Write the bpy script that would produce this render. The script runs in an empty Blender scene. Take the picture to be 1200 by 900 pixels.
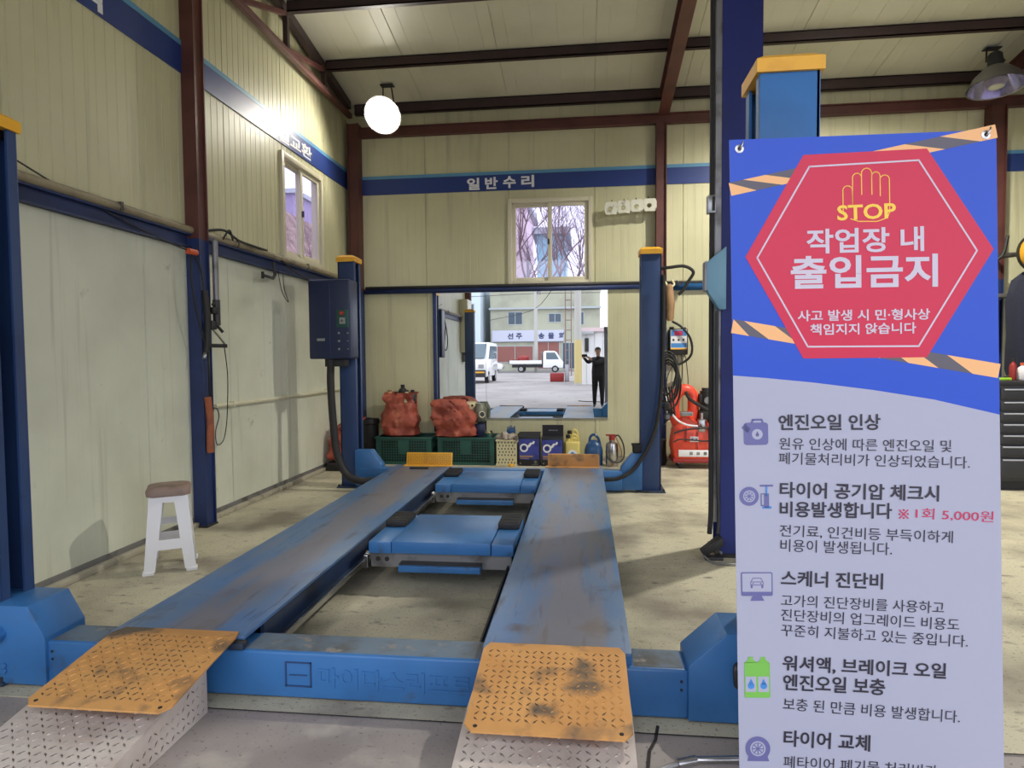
import bpy, bmesh, math, random
from mathutils import Vector, Matrix, noise
random.seed(7)
C = bpy.context.scene.collection
SC = bpy.context.scene
PI = math.pi

# ------------------------------------------------------------------ camera, sky, exposure
cam_d = bpy.data.cameras.new('camera'); cam = bpy.data.objects.new('camera', cam_d); C.objects.link(cam)
def cam_axes(p, yaw, roll):
    cy, sy, cp, sp = math.cos(yaw), math.sin(yaw), math.cos(p), math.sin(p)
    f = Vector((-sy*cp, cy*cp, -sp)); r = Vector((cy, sy, 0)); d = f.cross(r)
    c, s = math.cos(roll), math.sin(roll)
    return r*c + d*s, d*c - r*s, f
R_, D_, F_ = cam_axes(.0436, .1133, .0083)
cam.matrix_world = Matrix(((R_.x, -D_.x, -F_.x, 0), (R_.y, -D_.y, -F_.y, 0), (R_.z, -D_.z, -F_.z, 1.5), (0, 0, 0, 1)))
cam_d.sensor_width = 36; cam_d.lens = 748/1200*36; cam_d.clip_start = .02; cam_d.clip_end = 300
SC.camera = cam
SC.view_settings.view_transform = 'Standard'; SC.view_settings.look = 'None'
SC.view_settings.gamma = 1; SC.view_settings.use_curve_mapping = False
SC.view_settings.exposure = 0.40
SKY = 2.0
world = bpy.data.worlds.new('overcast'); SC.world = world; world.use_nodes = True
wn = world.node_tree.nodes; wl = world.node_tree.links
bg = wn['Background']; bg.inputs['Strength'].default_value = SKY
wt = wn.new('ShaderNodeTexCoord'); wno = wn.new('ShaderNodeTexNoise'); wno.inputs['Scale'].default_value = 2.2; wno.inputs['Detail'].default_value = 4
wr = wn.new('ShaderNodeValToRGB'); wr.color_ramp.elements[0].color = (.80, .84, .98, 1); wr.color_ramp.elements[1].color = (.93, .94, 1, 1)
wl.new(wt.outputs['Generated'], wno.inputs['Vector']); wl.new(wno.outputs['Fac'], wr.inputs['Fac']); wl.new(wr.outputs['Color'], bg.inputs['Color'])
LAMP_W = 42

# ------------------------------------------------------------------ helpers
def S(r, g, b):
    f = lambda c: (c/255/12.92 if c/255 <= .04045 else ((c/255+.055)/1.055)**2.4)
    return (f(r), f(g), f(b), 1)

def mat(name, col, rough=.5, metal=0., dirt=None, dirt2=None, bump=None, streak=None, emit=0, coat=0):
    """col/dirt are sRGB; dirt=(colour, scale, lo, hi, detail); streak=(colour, (sx,sy,sz), lo, hi)"""
    m = bpy.data.materials.new(name); m.use_nodes = True
    n = m.node_tree.nodes; l = m.node_tree.links; b = n['Principled BSDF']
    b.inputs['Roughness'].default_value = rough; b.inputs['Metallic'].default_value = metal
    b.inputs['Base Color'].default_value = S(*col)
    if coat: b.inputs['Coat Weight'].default_value = coat
    tc = n.new('ShaderNodeTexCoord'); cur = None
    def layer(cur, c, sc, lo, hi, det):
        mp = n.new('ShaderNodeMapping'); l.new(tc.outputs['Object'], mp.inputs['Vector'])
        if isinstance(sc, tuple): mp.inputs['Scale'].default_value = sc; k = 1
        else: k = sc
        t = n.new('ShaderNodeTexNoise'); t.inputs['Scale'].default_value = k; t.inputs['Detail'].default_value = det
        l.new(mp.outputs['Vector'], t.inputs['Vector'])
        r = n.new('ShaderNodeMapRange'); r.inputs['From Min'].default_value = lo; r.inputs['From Max'].default_value = hi
        l.new(t.outputs['Fac'], r.inputs['Value'])
        x = n.new('ShaderNodeMix'); x.data_type = 'RGBA'
        l.new(r.outputs['Result'], x.inputs['Factor'])
        if cur is None: x.inputs['A'].default_value = S(*col)
        else: l.new(cur, x.inputs['A'])
        x.inputs['B'].default_value = S(*c)
        return x.outputs['Result']
    for d in (dirt, dirt2):
        if d: cur = layer(cur, d[0], d[1], d[2], d[3], d[4] if len(d) > 4 else 5)
    if streak: cur = layer(cur, streak[0], streak[1], streak[2], streak[3], 4)
    if cur is not None: l.new(cur, b.inputs['Base Color'])
    if bump:
        t = n.new('ShaderNodeTexNoise'); t.inputs['Scale'].default_value = bump[0]; t.inputs['Detail'].default_value = 4
        l.new(tc.outputs['Object'], t.inputs['Vector'])
        bp = n.new('ShaderNodeBump'); bp.inputs['Strength'].default_value = bump[1]; bp.inputs['Distance'].default_value = bump[2] if len(bump) > 2 else .01
        l.new(t.outputs['Fac'], bp.inputs['Height']); l.new(bp.outputs['Normal'], b.inputs['Normal'])
    if emit:
        b.inputs['Emission Color'].default_value = S(*col); b.inputs['Emission Strength'].default_value = emit
    return m

def glass_mat(name, tint=(240, 240, 250), gloss=.08, spec=1.0):
    m = bpy.data.materials.new(name); m.use_nodes = True
    n = m.node_tree.nodes; l = m.node_tree.links; n.remove(n['Principled BSDF'])
    t = n.new('ShaderNodeBsdfTransparent'); t.inputs['Color'].default_value = S(*tint)
    g = n.new('ShaderNodeBsdfGlossy'); g.inputs['Roughness'].default_value = .02
    x = n.new('ShaderNodeMixShader'); x.inputs[0].default_value = gloss
    l.new(t.outputs[0], x.inputs[1]); l.new(g.outputs[0], x.inputs[2]); l.new(x.outputs[0], n['Material Output'].inputs['Surface'])
    return m

class MB:
    """collects shapes (world metres) into one mesh"""
    def __init__(s): s.bm = bmesh.new(); s.mats = []
    def mi(s, m):
        if m not in s.mats: s.mats.append(m)
        return s.mats.index(m)
    def faces(s, vs, fs, m, T=None, smooth=True):
        i = s.mi(m); bv = [s.bm.verts.new(T @ Vector(v) if T else Vector(v)) for v in vs]; out = []
        for f in fs:
            try:
                fc = s.bm.faces.new([bv[k] for k in f]); fc.material_index = i; fc.smooth = smooth; out.append(fc)
            except ValueError: pass
        return bv, out
    def box(s, x0, x1, y0, y1, z0, z1, m, bev=0, T=None, seg=2):
        vs = [(x, y, z) for x in (x0, x1) for y in (y0, y1) for z in (z0, z1)]
        fs = [(0, 1, 3, 2), (4, 6, 7, 5), (0, 4, 5, 1), (2, 3, 7, 6), (0, 2, 6, 4), (1, 5, 7, 3)]
        bv, fc = s.faces(vs, fs, m, T)
        if bev:
            es = list({e for f in fc for e in f.edges})
            r = bmesh.ops.bevel(s.bm, geom=es, offset=bev, segments=seg, affect='EDGES', profile=.5)
            for f in r['faces']: f.smooth = True
        return s
    def prism(s, poly, axis, a, b, m, bev=0, T=None):
        """poly: 2D points in the two other axes (order x,y,z without axis), extruded a..b"""
        def p3(q, w):
            return {'x': (w, q[0], q[1]), 'y': (q[0], w, q[1]), 'z': (q[0], q[1], w)}[axis]
        n = len(poly); vs = [p3(q, a) for q in poly] + [p3(q, b) for q in poly]
        fs = [tuple(range(n)), tuple(range(2*n-1, n-1, -1))] + [(i, i+n, (i+1) % n+n, (i+1) % n) for i in range(n)]
        bv, fc = s.faces(vs, fs, m, T)
        bmesh.ops.recalc_face_normals(s.bm, faces=fc)
        if bev:
            es = list({e for f in fc for e in f.edges})
            bmesh.ops.bevel(s.bm, geom=es, offset=bev, segments=2, affect='EDGES', profile=.5)
        return s
    def cyl(s, p0, p1, r0, m, r1=None, n=16, cap=True):
        return s.tube([p0, p1], r0, m, n=n, r1=r1, cap=cap, smoothpath=False)
    def tube(s, path, r, m, n=8, r1=None, cap=True, smoothpath=True, sub=6, radii=None):
        P = [Vector(p) for p in path]
        if smoothpath and len(P) > 2:
            Q = []
            for i in range(len(P)-1):
                a = P[i-1] if i else P[0]*2-P[1]; b, c = P[i], P[i+1]; d = P[i+2] if i+2 < len(P) else P[-1]*2-P[-2]
                for k in range(sub):
                    t = k/sub
                    Q.append(.5*((2*b)+(c-a)*t+(2*a-5*b+4*c-d)*t*t+(3*b-a-3*c+d)*t**3))
            Q.append(P[-1]); P = Q
        N = len(P); up = None; rings = []
        i_m = s.mi(m)
        for i, p in enumerate(P):
            t = (P[min(i+1, N-1)]-P[max(i-1, 0)])
            if t.length < 1e-9: t = Vector((0, 0, 1))
            t.normalize()
            if up is None:
                up = Vector((0, 0, 1)) if abs(t.z) < .9 else Vector((1, 0, 0))
            u = (up-t*up.dot(t))
            if u.length < 1e-6: u = t.orthogonal()
            u.normalize(); up = u; v = t.cross(u)
            rr = radii[i] if radii and not (smoothpath and len(path) > 2) else (r if r1 is None else r+(r1-r)*i/(N-1))
            rings.append([s.bm.verts.new(p+(u*math.cos(2*PI*k/n)+v*math.sin(2*PI*k/n))*rr) for k in range(n)])
        for a, b in zip(rings, rings[1:]):
            for k in range(n):
                f = s.bm.faces.new((a[k], a[(k+1) % n], b[(k+1) % n], b[k])); f.smooth = True; f.material_index = i_m
        if cap:
            for rg in (rings[0][::-1], rings[-1]):
                f = s.bm.faces.new(rg); f.material_index = i_m
        return s
    def lathe(s, prof, c, m, n=24, T=None, fn=None):
        """prof: (r,z) list from bottom up, about z through c"""
        rings = []; im = s.mi(m); c = Vector(c)
        for j, (r, z) in enumerate(prof):
            rg = []
            for k in range(n):
                a = 2*PI*k/n; p = Vector((r*math.cos(a), r*math.sin(a), z))
                if fn: p = fn(p, j, a)
                p = (T @ p if T else p)+c
                rg.append(s.bm.verts.new(p))
            rings.append(rg)
        for a, b in zip(rings, rings[1:]):
            for k in range(n):
                f = s.bm.faces.new((a[k], a[(k+1) % n], b[(k+1) % n], b[k])); f.smooth = True; f.material_index = im
        if prof[0][0] > 1e-5:
            f = s.bm.faces.new(rings[0][::-1]); f.material_index = im
        if prof[-1][0] > 1e-5:
            f = s.bm.faces.new(rings[-1]); f.material_index = im
        return s
    def ball(s, c, r, m, sc=(1, 1, 1), n=16):
        prof = [(max(1e-6, r*math.sin(PI*i/10)), -r*math.cos(PI*i/10)) for i in range(11)]
        return s.lathe(prof, c, m, n=n, T=Matrix.Diagonal((sc[0], sc[1], sc[2])))
    def treads(s, o, u, v, nrm, w, h, pitch, m, L=.03, t=.009, hh=.003, skip=None):
        o, u, v, nrm = Vector(o), Vector(u).normalized(), Vector(v).normalized(), Vector(nrm).normalized()
        nu = int(w/pitch); nv = int(h/pitch)
        for i in range(nu):
            for j in range(nv):
                c = o+u*((i+.5)*w/nu)+v*((j+.5)*h/nv)
                if skip and skip(i/nu, j/nv): continue
                a = (u+v).normalized() if (i+j) % 2 else (u-v).normalized()
                b = nrm.cross(a)
                vs = [c-a*L/2, c-b*t/2, c+b*t/2, c+a*L/2]
                tp = [c-a*L*.3+nrm*hh, c+a*L*.3+nrm*hh]
                s.faces([vs[0], vs[1], vs[3], vs[2], tp[0], tp[1]], [(0, 1, 4), (1, 3, 5, 4), (3, 2, 5), (2, 0, 4, 5)], m, smooth=False)
        return s

def text_geo(body, bold=0.):
    c = bpy.data.curves.new('t', 'FONT'); c.body = body; c.offset = bold; c.resolution_u = 3
    o = bpy.data.objects.new('t', c); C.objects.link(o)
    dg = bpy.context.evaluated_depsgraph_get(); me = bpy.data.meshes.new_from_object(o.evaluated_get(dg))
    vs = [tuple(v.co) for v in me.vertices]; fs = [tuple(p.vertices) for p in me.polygons]
    bpy.data.objects.remove(o); bpy.data.curves.remove(c); bpy.data.meshes.remove(me)
    return vs, fs
def text_on(mb, body, P, m, h=None, width=None, bold=0., origin=(0, 0), rot=0., depth=0.):
    """put text with its lower left at origin on the plane mapping P(u, v_up) -> 3D"""
    vs, fs = text_geo(body, bold)
    x0 = min(v[0] for v in vs); x1 = max(v[0] for v in vs); y0 = min(v[1] for v in vs); y1 = max(v[1] for v in vs)
    sy = h/(y1-y0) if h else width/(x1-x0); sx = width/(x1-x0) if width else sy
    c, s = math.cos(rot), math.sin(rot); out = []
    for v in vs:
        a, b = (v[0]-x0)*sx, (v[1]-y0)*sy
        out.append(P(origin[0]+a*c-b*s, origin[1]+a*s+b*c, depth))
    mb.faces(out, fs, m, smooth=False)
    if depth:      # side walls for raised letters
        base = [P(origin[0]+((v[0]-x0)*sx)*c-((v[1]-y0)*sy)*s, origin[1]+((v[0]-x0)*sx)*s+((v[1]-y0)*sy)*c, 0) for v in vs]
        cnt = {}
        for f in fs:
            for a, b in zip(f, f[1:]+f[:1]): cnt[(a, b)] = 1
        for (a, b) in cnt:
            if (b, a) not in cnt: mb.faces([out[a], out[b], base[b], base[a]], [(0, 1, 2, 3)], m, smooth=False)

def loc_of(p):
    M = Matrix.Identity(4)
    while p is not None:
        M = p.matrix_basis @ M; p = p.parent
    return M
def obj(name, mb, parent=None, local=False, sharp=35):
    me = bpy.data.meshes.new(name)
    mb.bm.normal_update()
    for e in mb.bm.edges:
        if len(e.link_faces) == 2 and e.calc_face_angle(0) > math.radians(sharp): e.smooth = False
    if parent is not None and not local:
        mb.bm.transform(loc_of(parent).inverted())
    mb.bm.normal_update(); mb.bm.to_mesh(me); mb.bm.free()
    for m in mb.mats: me.materials.append(m)
    o = bpy.data.objects.new(name, me); C.objects.link(o)
    if parent is not None: o.parent = parent
    return o
def tag(o, label, cat, group=None):
    o['label'] = label; o['category'] = cat
    if group: o['group'] = group
    return o
def thing(name, loc, label, cat, group=None, rotz=0):
    o = bpy.data.objects.new(name, None); C.objects.link(o); o.empty_display_size = .1
    o.location = loc; o.rotation_euler = (0, 0, rotz); o.matrix_basis
    return tag(o, label, cat, group)
def struct(name, mb, label=None, cat=None, parent=None):
    o = obj(name, mb, parent)
    if parent is None:
        o['kind'] = 'structure'
        if label: o['label'] = label
        if cat: o['category'] = cat
    return o
def dup(root, loc, rotz, label, group=None):
    r = root.copy(); C.objects.link(r); r.location = loc; r.rotation_euler = (0, 0, rotz); r['label'] = label
    if group: r['group'] = group
    for ch in list(root.children):
        c = ch.copy(); C.objects.link(c); c.parent = r
        for g in ch.children:
            d = g.copy(); C.objects.link(d); d.parent = c
    return r

# ------------------------------------------------------------------ materials
M = {}
M['floor'] = mat('floor_concrete', (198, 192, 168), .7, dirt=((140, 132, 118), 1.5, .44, .66, 11), dirt2=((104, 96, 86), 70., .60, .70, 6), streak=((128, 120, 108), (8, 15, 8), .60, .74), bump=(60, .3, .004))
M['apron'] = mat('apron_concrete', (164, 156, 151), .8, dirt=((134, 126, 124), 1.6, .42, .68, 9), dirt2=((112, 106, 102), 60., .62, .72, 7), streak=((190, 182, 172), (3, 3, 3), .55, .75), bump=(60, .3, .004))
M['crack'] = mat('crack', (52, 48, 46), .9)
M['cream'] = mat('cream_panel', (205, 202, 166), .42, dirt=((188, 185, 150), 1.0, .4, .75, 5), streak=((172, 168, 138), (9, 9, .5), .56, .82))
M['lower'] = mat('grey_white_panel', (216, 219, 202), .5, dirt=((196, 199, 182), 1.3, .42, .75, 6), streak=((180, 182, 164), (16, 16, .7), .58, .82), dirt2=((158, 156, 142), 5., .68, .78, 8))
M['ceil'] = mat('ceiling_panel', (222, 220, 200), .45, dirt=((208, 206, 184), 1.0, .4, .7))
M['wallback'] = mat('outer_sheet', (200, 200, 190), .6)
M['brown'] = mat('red_brown_steel', (98, 56, 50), .5, dirt=((76, 44, 40), 4, .45, .75))
M['darkbrown'] = mat('dark_brown_steel', (62, 44, 44), .5, dirt=((48, 36, 36), 4, .45, .75))
M['navy'] = mat('navy_paint', (36, 54, 102), .5, dirt=((30, 44, 80), 3, .45, .75))
M['royal'] = mat('royal_blue_paint', (26, 40, 112), .65, dirt=((22, 32, 86), 2.5, .45, .8))
M['band'] = mat('navy_sign_band', (36, 60, 128), .4)
M['bandlight'] = mat('light_blue_strip', (92, 150, 188), .4)
M['lift'] = mat('lift_blue', (56, 114, 174), .38, dirt=((46, 94, 146), 2.5, .45, .75, 6), dirt2=((66, 74, 84), 7, .64, .78, 9))
M['liftdim'] = mat('lift_blue_dim', (44, 68, 112), .42, dirt=((38, 58, 98), 2, .45, .75, 6), dirt2=((40, 44, 54), 9, .70, .80, 9))  # the lift paint, with the weaker light on three posts painted in
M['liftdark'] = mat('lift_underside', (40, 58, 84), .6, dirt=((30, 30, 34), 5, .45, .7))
M['black'] = mat('black_rubber', (34, 33, 34), .6)
M['dark'] = mat('dark_metal', (58, 58, 60), .5, .3)
M['grey'] = mat('grey_metal', (140, 140, 142), .45, .5, dirt=((96, 94, 92), 6, .5, .7))
M['steel'] = mat('bare_steel', (190, 190, 192), .25, 1.)
M['yellow'] = mat('cap_yellow', (240, 178, 50), .45, dirt=((214, 150, 44), 6, .5, .75))
M['flap'] = mat('flap_yellow', (210, 156, 92), .6, dirt=((190, 134, 74), 3, .42, .7, 8), dirt2=((100, 86, 72), 5.0, .50, .63, 11))
M['flaptread'] = mat('flap_tread_worn', (92, 76, 58), .55, dirt=((216, 162, 92), 7, .50, .60, 5))
M['stoptread'] = mat('stop_tread', (140, 92, 40), .6)
M['plate'] = mat('galvanised_tread_plate', (202, 192, 184), .5, 0, dirt=((174, 160, 152), 4, .42, .68, 8), dirt2=((170, 126, 106), 2.5, .62, .74, 9))
M['platetread'] = mat('tread_bars', (118, 110, 104), .45, .4, dirt=((190, 182, 174), 9, .46, .58, 4))
M['white'] = mat('white_plastic', (236, 236, 240), .4)
M['cream_pl'] = mat('cream_plastic', (222, 214, 172), .5)
M['seat'] = mat('brown_seat_cover', (146, 124, 114), .6, dirt=((110, 92, 86), 8, .5, .7), bump=(30, .2))
M['mirror'] = mat('mirror_glass', (232, 236, 236), 0.0, 1.0)
M['frame_w'] = mat('window_frame', (214, 208, 184), .4)
M['glass'] = glass_mat('window_pane', (238, 236, 250), .06)
M['alu'] = mat('aluminium', (176, 178, 180), .32, .9)
M['green'] = mat('crate_green', (38, 88, 78), .5, dirt=((30, 66, 58), 6, .45, .7))
M['sack'] = mat('red_brown_sack', (170, 82, 64), .6, dirt=((136, 64, 52), 5, .42, .7, 6), dirt2=((192, 116, 88), 9, .58, .74, 6), bump=(60, .5, .006))
M['red'] = mat('machine_red', (238, 84, 58), .35, dirt=((214, 66, 48), 5, .45, .75))
M['dred'] = mat('dark_red', (150, 44, 44), .5)
M['orange'] = mat('orange_connector', (212, 92, 52), .5)
M['orangewood'] = mat('worn_orange_grip', (160, 88, 56), .6, dirt=((116, 68, 48), 10, .45, .7))
M['boxblue'] = mat('box_print_blue', (62, 72, 160), .4, dirt=((34, 40, 104), 9, .45, .65, 3))
M['boxblack'] = mat('box_black_card', (26, 26, 34), .5)
M['gold'] = mat('box_gold_print', (168, 134, 84), .5)
M['jug'] = mat('jug_blue', (36, 76, 124), .35)
M['ply'] = mat('can_yellow', (222, 204, 120), .45)
M['tan'] = mat('tan_leather', (166, 132, 96), .7, dirt=((120, 92, 66), 7, .45, .7))
M['ledge'] = mat('dusty_ledge', (176, 170, 152), .7, dirt=((120, 114, 102), 6, .5, .72))
M['concrete'] = mat('white_foam_board', (214, 214, 200), .8, dirt=((120, 116, 104), 9, .58, .7, 8))
M['pipe'] = mat('dusty_pipe', (150, 138, 112), .6, dirt=((110, 100, 84), 6, .45, .7))
M['condt'] = mat('cream_conduit', (206, 202, 178), .5)
M['navybox'] = mat('control_navy', (28, 40, 74), .4)
M['ltblue'] = mat('guard_light_blue', (120, 166, 190), .45, dirt=((98, 140, 166), 4, .45, .75))
M['skin'] = mat('skin', (206, 164, 140), .55)
M['hair'] = mat('black_hair', (28, 24, 24), .5)
M['cloth'] = mat('black_jacket', (38, 40, 46), .8)
M['trouser'] = mat('dark_trousers', (30, 31, 36), .8)
M['shoe'] = mat('shoe', (52, 50, 50), .6)
M['bulb'] = mat('lamp_bulb', (255, 250, 238), .3, emit=60)
M['bulb_off'] = mat('lamp_glass_off', (206, 206, 190), .2)
M['refl'] = mat('lamp_reflector', (222, 222, 224), .22, 1.)
M['reflout'] = mat('lamp_housing', (150, 150, 152), .4, .8)
M['rag'] = mat('oily_rags', (180, 168, 156), .9, dirt=((110, 98, 92), 12, .45, .65))
M['greycan'] = mat('grey_green_can', (120, 124, 110), .4, .3, dirt=((70, 74, 64), 7, .5, .7))
M['bwhite'] = mat('banner_white', (172, 174, 193), .5, bump=(2.2, .25, .03))
M['bblue'] = mat('banner_blue', (12, 74, 196), .42, bump=(2.2, .25, .03))
M['bred'] = mat('banner_red', (206, 18, 66), .42, bump=(2.2, .25, .03))
M['borange'] = mat('banner_orange', (246, 186, 124), .45)
M['bgrey'] = mat('banner_grey', (92, 88, 98), .45)
M['btext'] = mat('banner_print_white', (206, 198, 212), .45)
M['bblack'] = mat('banner_print_black', (48, 46, 58), .5)
M['bredtext'] = mat('banner_print_red', (204, 44, 92), .5)
M['byellow'] = mat('banner_print_yellow', (250, 208, 70), .45)
M['bicon'] = mat('banner_print_violet', (104, 104, 156), .5)
M['bgreen'] = mat('banner_print_green', (122, 190, 82), .5)
M['bsky'] = mat('banner_print_sky', (70, 140, 210), .5)

# ------------------------------------------------------------------ the shell
XL, YB, XR, YF = -3.46, 9.2, 9.3, -.3
def roof_z(y): return 5.15 + .16*(YB-y)

def panel(mb, P, a0, a1, z0, z1, m, pitch=.102, rib=.004, seam_at=(), out=.1, back=None, side=1):
    """ribbed sandwich panel: P(a, depth_into_wall, z); z1 may be a function of a"""
    zf = z1 if callable(z1) else (lambda a: z1)
    pts = [(a0, 0.)]
    marks = sorted([(s, .016, .012) for s in seam_at if a0 < s < a1] +
                   [(k*pitch, .009, rib) for k in range(int(a0/pitch)-1, int(a1/pitch)+2)
                    if a0+.02 < k*pitch < a1-.02 and all(abs(k*pitch-s) > .04 for s in seam_at)])
    for c, w, d in marks:
        if a0+.02 < c < a1-.02: pts += [(c-w/2, 0), (c-w*.2, d), (c+w*.2, d), (c+w/2, 0)]
    pts.append((a1, 0.))
    vs = []; fs = []
    for a, d in pts: vs += [P(a, d, z0), P(a, d, zf(a))]
    for i in range(len(pts)-1):
        q = (2*i, 2*i+2, 2*i+3, 2*i+1); fs.append(q if side > 0 else q[::-1])
    mb.faces(vs, fs, m, smooth=False)
    vs = [P(a0, out, z0), P(a1, out, z0), P(a1, out, zf(a1)), P(a0, out, zf(a0))]
    mb.faces(vs, [(0, 1, 2, 3)], M['wallback'], smooth=False)
    # closing rims
    i0 = [P(a0, 0, z0), P(a1, 0, z0), P(a1, 0, zf(a1)), P(a0, 0, zf(a0))]
    for k in range(4):
        a, b = k, (k+1) % 4
        mb.faces([i0[a], i0[b], vs[b], vs[a]], [(0, 1, 2, 3)], m, smooth=False)

# floor
fl = MB()
fl.box(-3.6, XR, 2.52, YB+.1, -.12, 0, M['floor'])
fl.box(-3.6, XR, YF-.1, 2.52, -.12, -.004, M['apron'])
for pa, w in (([(-2.3, 2.515), (-.2, 2.51), (.9, 2.515), (4, 2.51)], .008), ([(.29, 2.57), (.27, 2.47), (.24, 2.40), (.225, 2.3), (.20, 2.2), (.215, 2.05), (.17, 1.9)], .013),
              ):
    for (x0, y0), (x1, y1) in zip(pa, pa[1:]):
        n = Vector((-(y1-y0), x1-x0)).normalized()*w/2
        fl.faces([(x0-n.x, y0-n.y, .0012), (x1-n.x, y1-n.y, .0012), (x1+n.x, y1+n.y, .0012), (x0+n.x, y0+n.y, .0012)], [(0, 1, 2, 3)], M['crack'])
struct('floor', fl)

# left wall with its window hole (y 7.06..8.2, z 2.66..3.88)
W1 = (7.06, 8.21, 2.66, 3.88)
wl_ = MB(); PL = lambda a, d, z: (XL-d, a, z)
seL = [4.72, 5.92, 7.12, 8.32, 3.52, 2.32, 1.12]
panel(wl_, PL, YF, YB, 0, 2.55, M['lower'], pitch=.4, seam_at=seL, rib=.001, side=-1)
panel(wl_, PL, YF, W1[0], 2.55, lambda a: roof_z(a)+.05, M['cream'], seam_at=seL, rib=.005, side=-1)
panel(wl_, PL, W1[1], YB, 2.55, lambda a: roof_z(a)+.05, M['cream'], seam_at=seL, rib=.005, side=-1)
panel(wl_, PL, W1[0], W1[1], 2.55, W1[2], M['cream'], side=-1)
panel(wl_, PL, W1[0], W1[1], W1[3], lambda a: roof_z(a)+.05, M['cream'], seam_at=[7.12], rib=.005, side=-1)
struct('wall_left', wl_)
# back wall with its window hole
W2 = (-1.09, .12, 2.515, 3.745)
wb = MB(); PB = lambda a, d, z: (a, YB+d, z)
seB = [-3.51+1.22*k for k in range(12)]
ZB = roof_z(YB)+.05
for (a0, a1, z0, z1) in ((XL, W2[0], 0, ZB), (W2[1], XR, 0, ZB), (W2[0], W2[1], 0, W2[2]), (W2[0], W2[1], W2[3], ZB)):
    panel(wb, PB, a0, a1, z0, z1, M['cream'], seam_at=seB, rib=.002)
struct('wall_back', wb)
wr_ = MB(); panel(wr_, lambda a, d, z: (XR+d, a, z), YF, YB, 0, lambda a: roof_z(a)+.05, M['cream'], seam_at=seL, rib=.004); struct('wall_right', wr_)
wf = MB(); panel(wf, lambda a, d, z: (a, YF-d, z), XL, XR, 4.3, roof_z(YF)+.05, M['cream'], rib=.003, side=-1)
struct('wall_front', wf)
# roof: panels run down the slope, seams in line with the wall's
cl = MB()
panel(cl, lambda a, d, y: (a, y, roof_z(y)+d), XL-.1, XR+.1, YF-.1, YB+.1, M['ceil'], pitch=.305, rib=.004, seam_at=seB, side=-1)
struct('ceiling', cl)
bb = MB(); bb.box(XL, XL+.05, YF, YB, 0, .045, M['ledge'], bev=.008); bb.box(XL, XL+.010, YF, YB, .045, .085, M['grey'])
struct('baseboard_left', bb)
bb = MB(); bb.box(XL+.2, XR, YB-.03, YB, 0, .06, M['ledge'], bev=.006); struct('baseboard_back', bb)

# sign bands
b1 = MB(); b1.box(XL, XL+.012, YF, YB, 3.965, 4.20, M['band']); b1.box(XL, XL+.014, YF, YB, 4.20, 4.245, M['bandlight'])
t1 = struct('trim_1', b1, 'navy sign band with a light blue strip running along the left wall', 'sign band')
tx = MB(); PT = lambda u, v, d: (XL+.0135, u, v)
text_on(tx, '광택', PT, M['white'], h=.2, width=.62, bold=.03, origin=(3.74, 3.985))
text_on(tx, '오일교환', PT, M['white'], h=.165, width=1.2, bold=.03, origin=(6.72, 3.995))
struct('lettering', tx, parent=t1)
b2 = MB(); b2.box(-3.24, XR, YB-.012, YB, 3.875, 4.10, M['band']); b2.box(-3.24, XR, YB-.014, YB, 4.10, 4.145, M['bandlight'])
t2 = struct('trim_2', b2, 'navy sign band with white Korean lettering across the back wall', 'sign band')
tx = MB()
for i, ch in enumerate('일반수리'):
    text_on(tx, ch, lambda u, v, d: (u, YB-.0135, v), M['white'], h=.17, width=.185, bold=.035, origin=(-1.675+i*.262, 3.895+.004*i))
struct('lettering', tx, parent=t2)

# windows: two sliding sashes in a deep frame.  local x across, y out of the room, z up
def window(name, loc, rotz, w, h, label):
    f = MB()
    fw = .06
    for (x0, x1, z0, z1) in ((0, fw, 0, h), (w-fw, w, 0, h), (fw, w-fw, 0, fw), (fw, w-fw, h-fw, h)):
        f.box(x0, x1, -.035, .11, z0, z1, M['frame_w'], bev=.004)
    o = obj(name, f); o.location = loc; o.rotation_euler = (0, 0, rotz); o['kind'] = 'structure'; o['label'] = label; o['category'] = 'window'
    for k, (x0, x1, y) in enumerate(((fw, w/2+.03, .055), (w/2-.03, w-fw, .015))):
        s = MB(); q = .055
        for (a, b, c, d) in ((x0, x0+q, fw, h-fw), (x1-q, x1, fw, h-fw), (x0+q, x1-q, fw, fw+q), (x0+q, x1-q, h-fw-q, h-fw)):
            s.box(a, b, y-.018, y+.018, c, d, M['frame_w'], bev=.003)
        so = obj('sash', s, o, local=True)
        g = MB(); g.box(x0+q, x1-q, y-.003, y+.003, fw+q, h-fw-q, M['glass']); obj('pane', g, so, local=True)
    l = MB(); l.box(w/2-.03, w/2-.005, -.03, -.003, h*.47, h*.53, M['dark'], bev=.004); obj('latch', l, o, local=True)
    return o
window('window_1', (XL, W1[0], W1[2]), PI/2, W1[1]-W1[0], W1[3]-W1[2], 'sliding window high in the left wall under the oil change lettering')
window('window_2', (W2[0], YB, W2[2]), 0, W2[1]-W2[0], W2[3]-W2[2], 'sliding window high in the back wall above the mirror')

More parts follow.
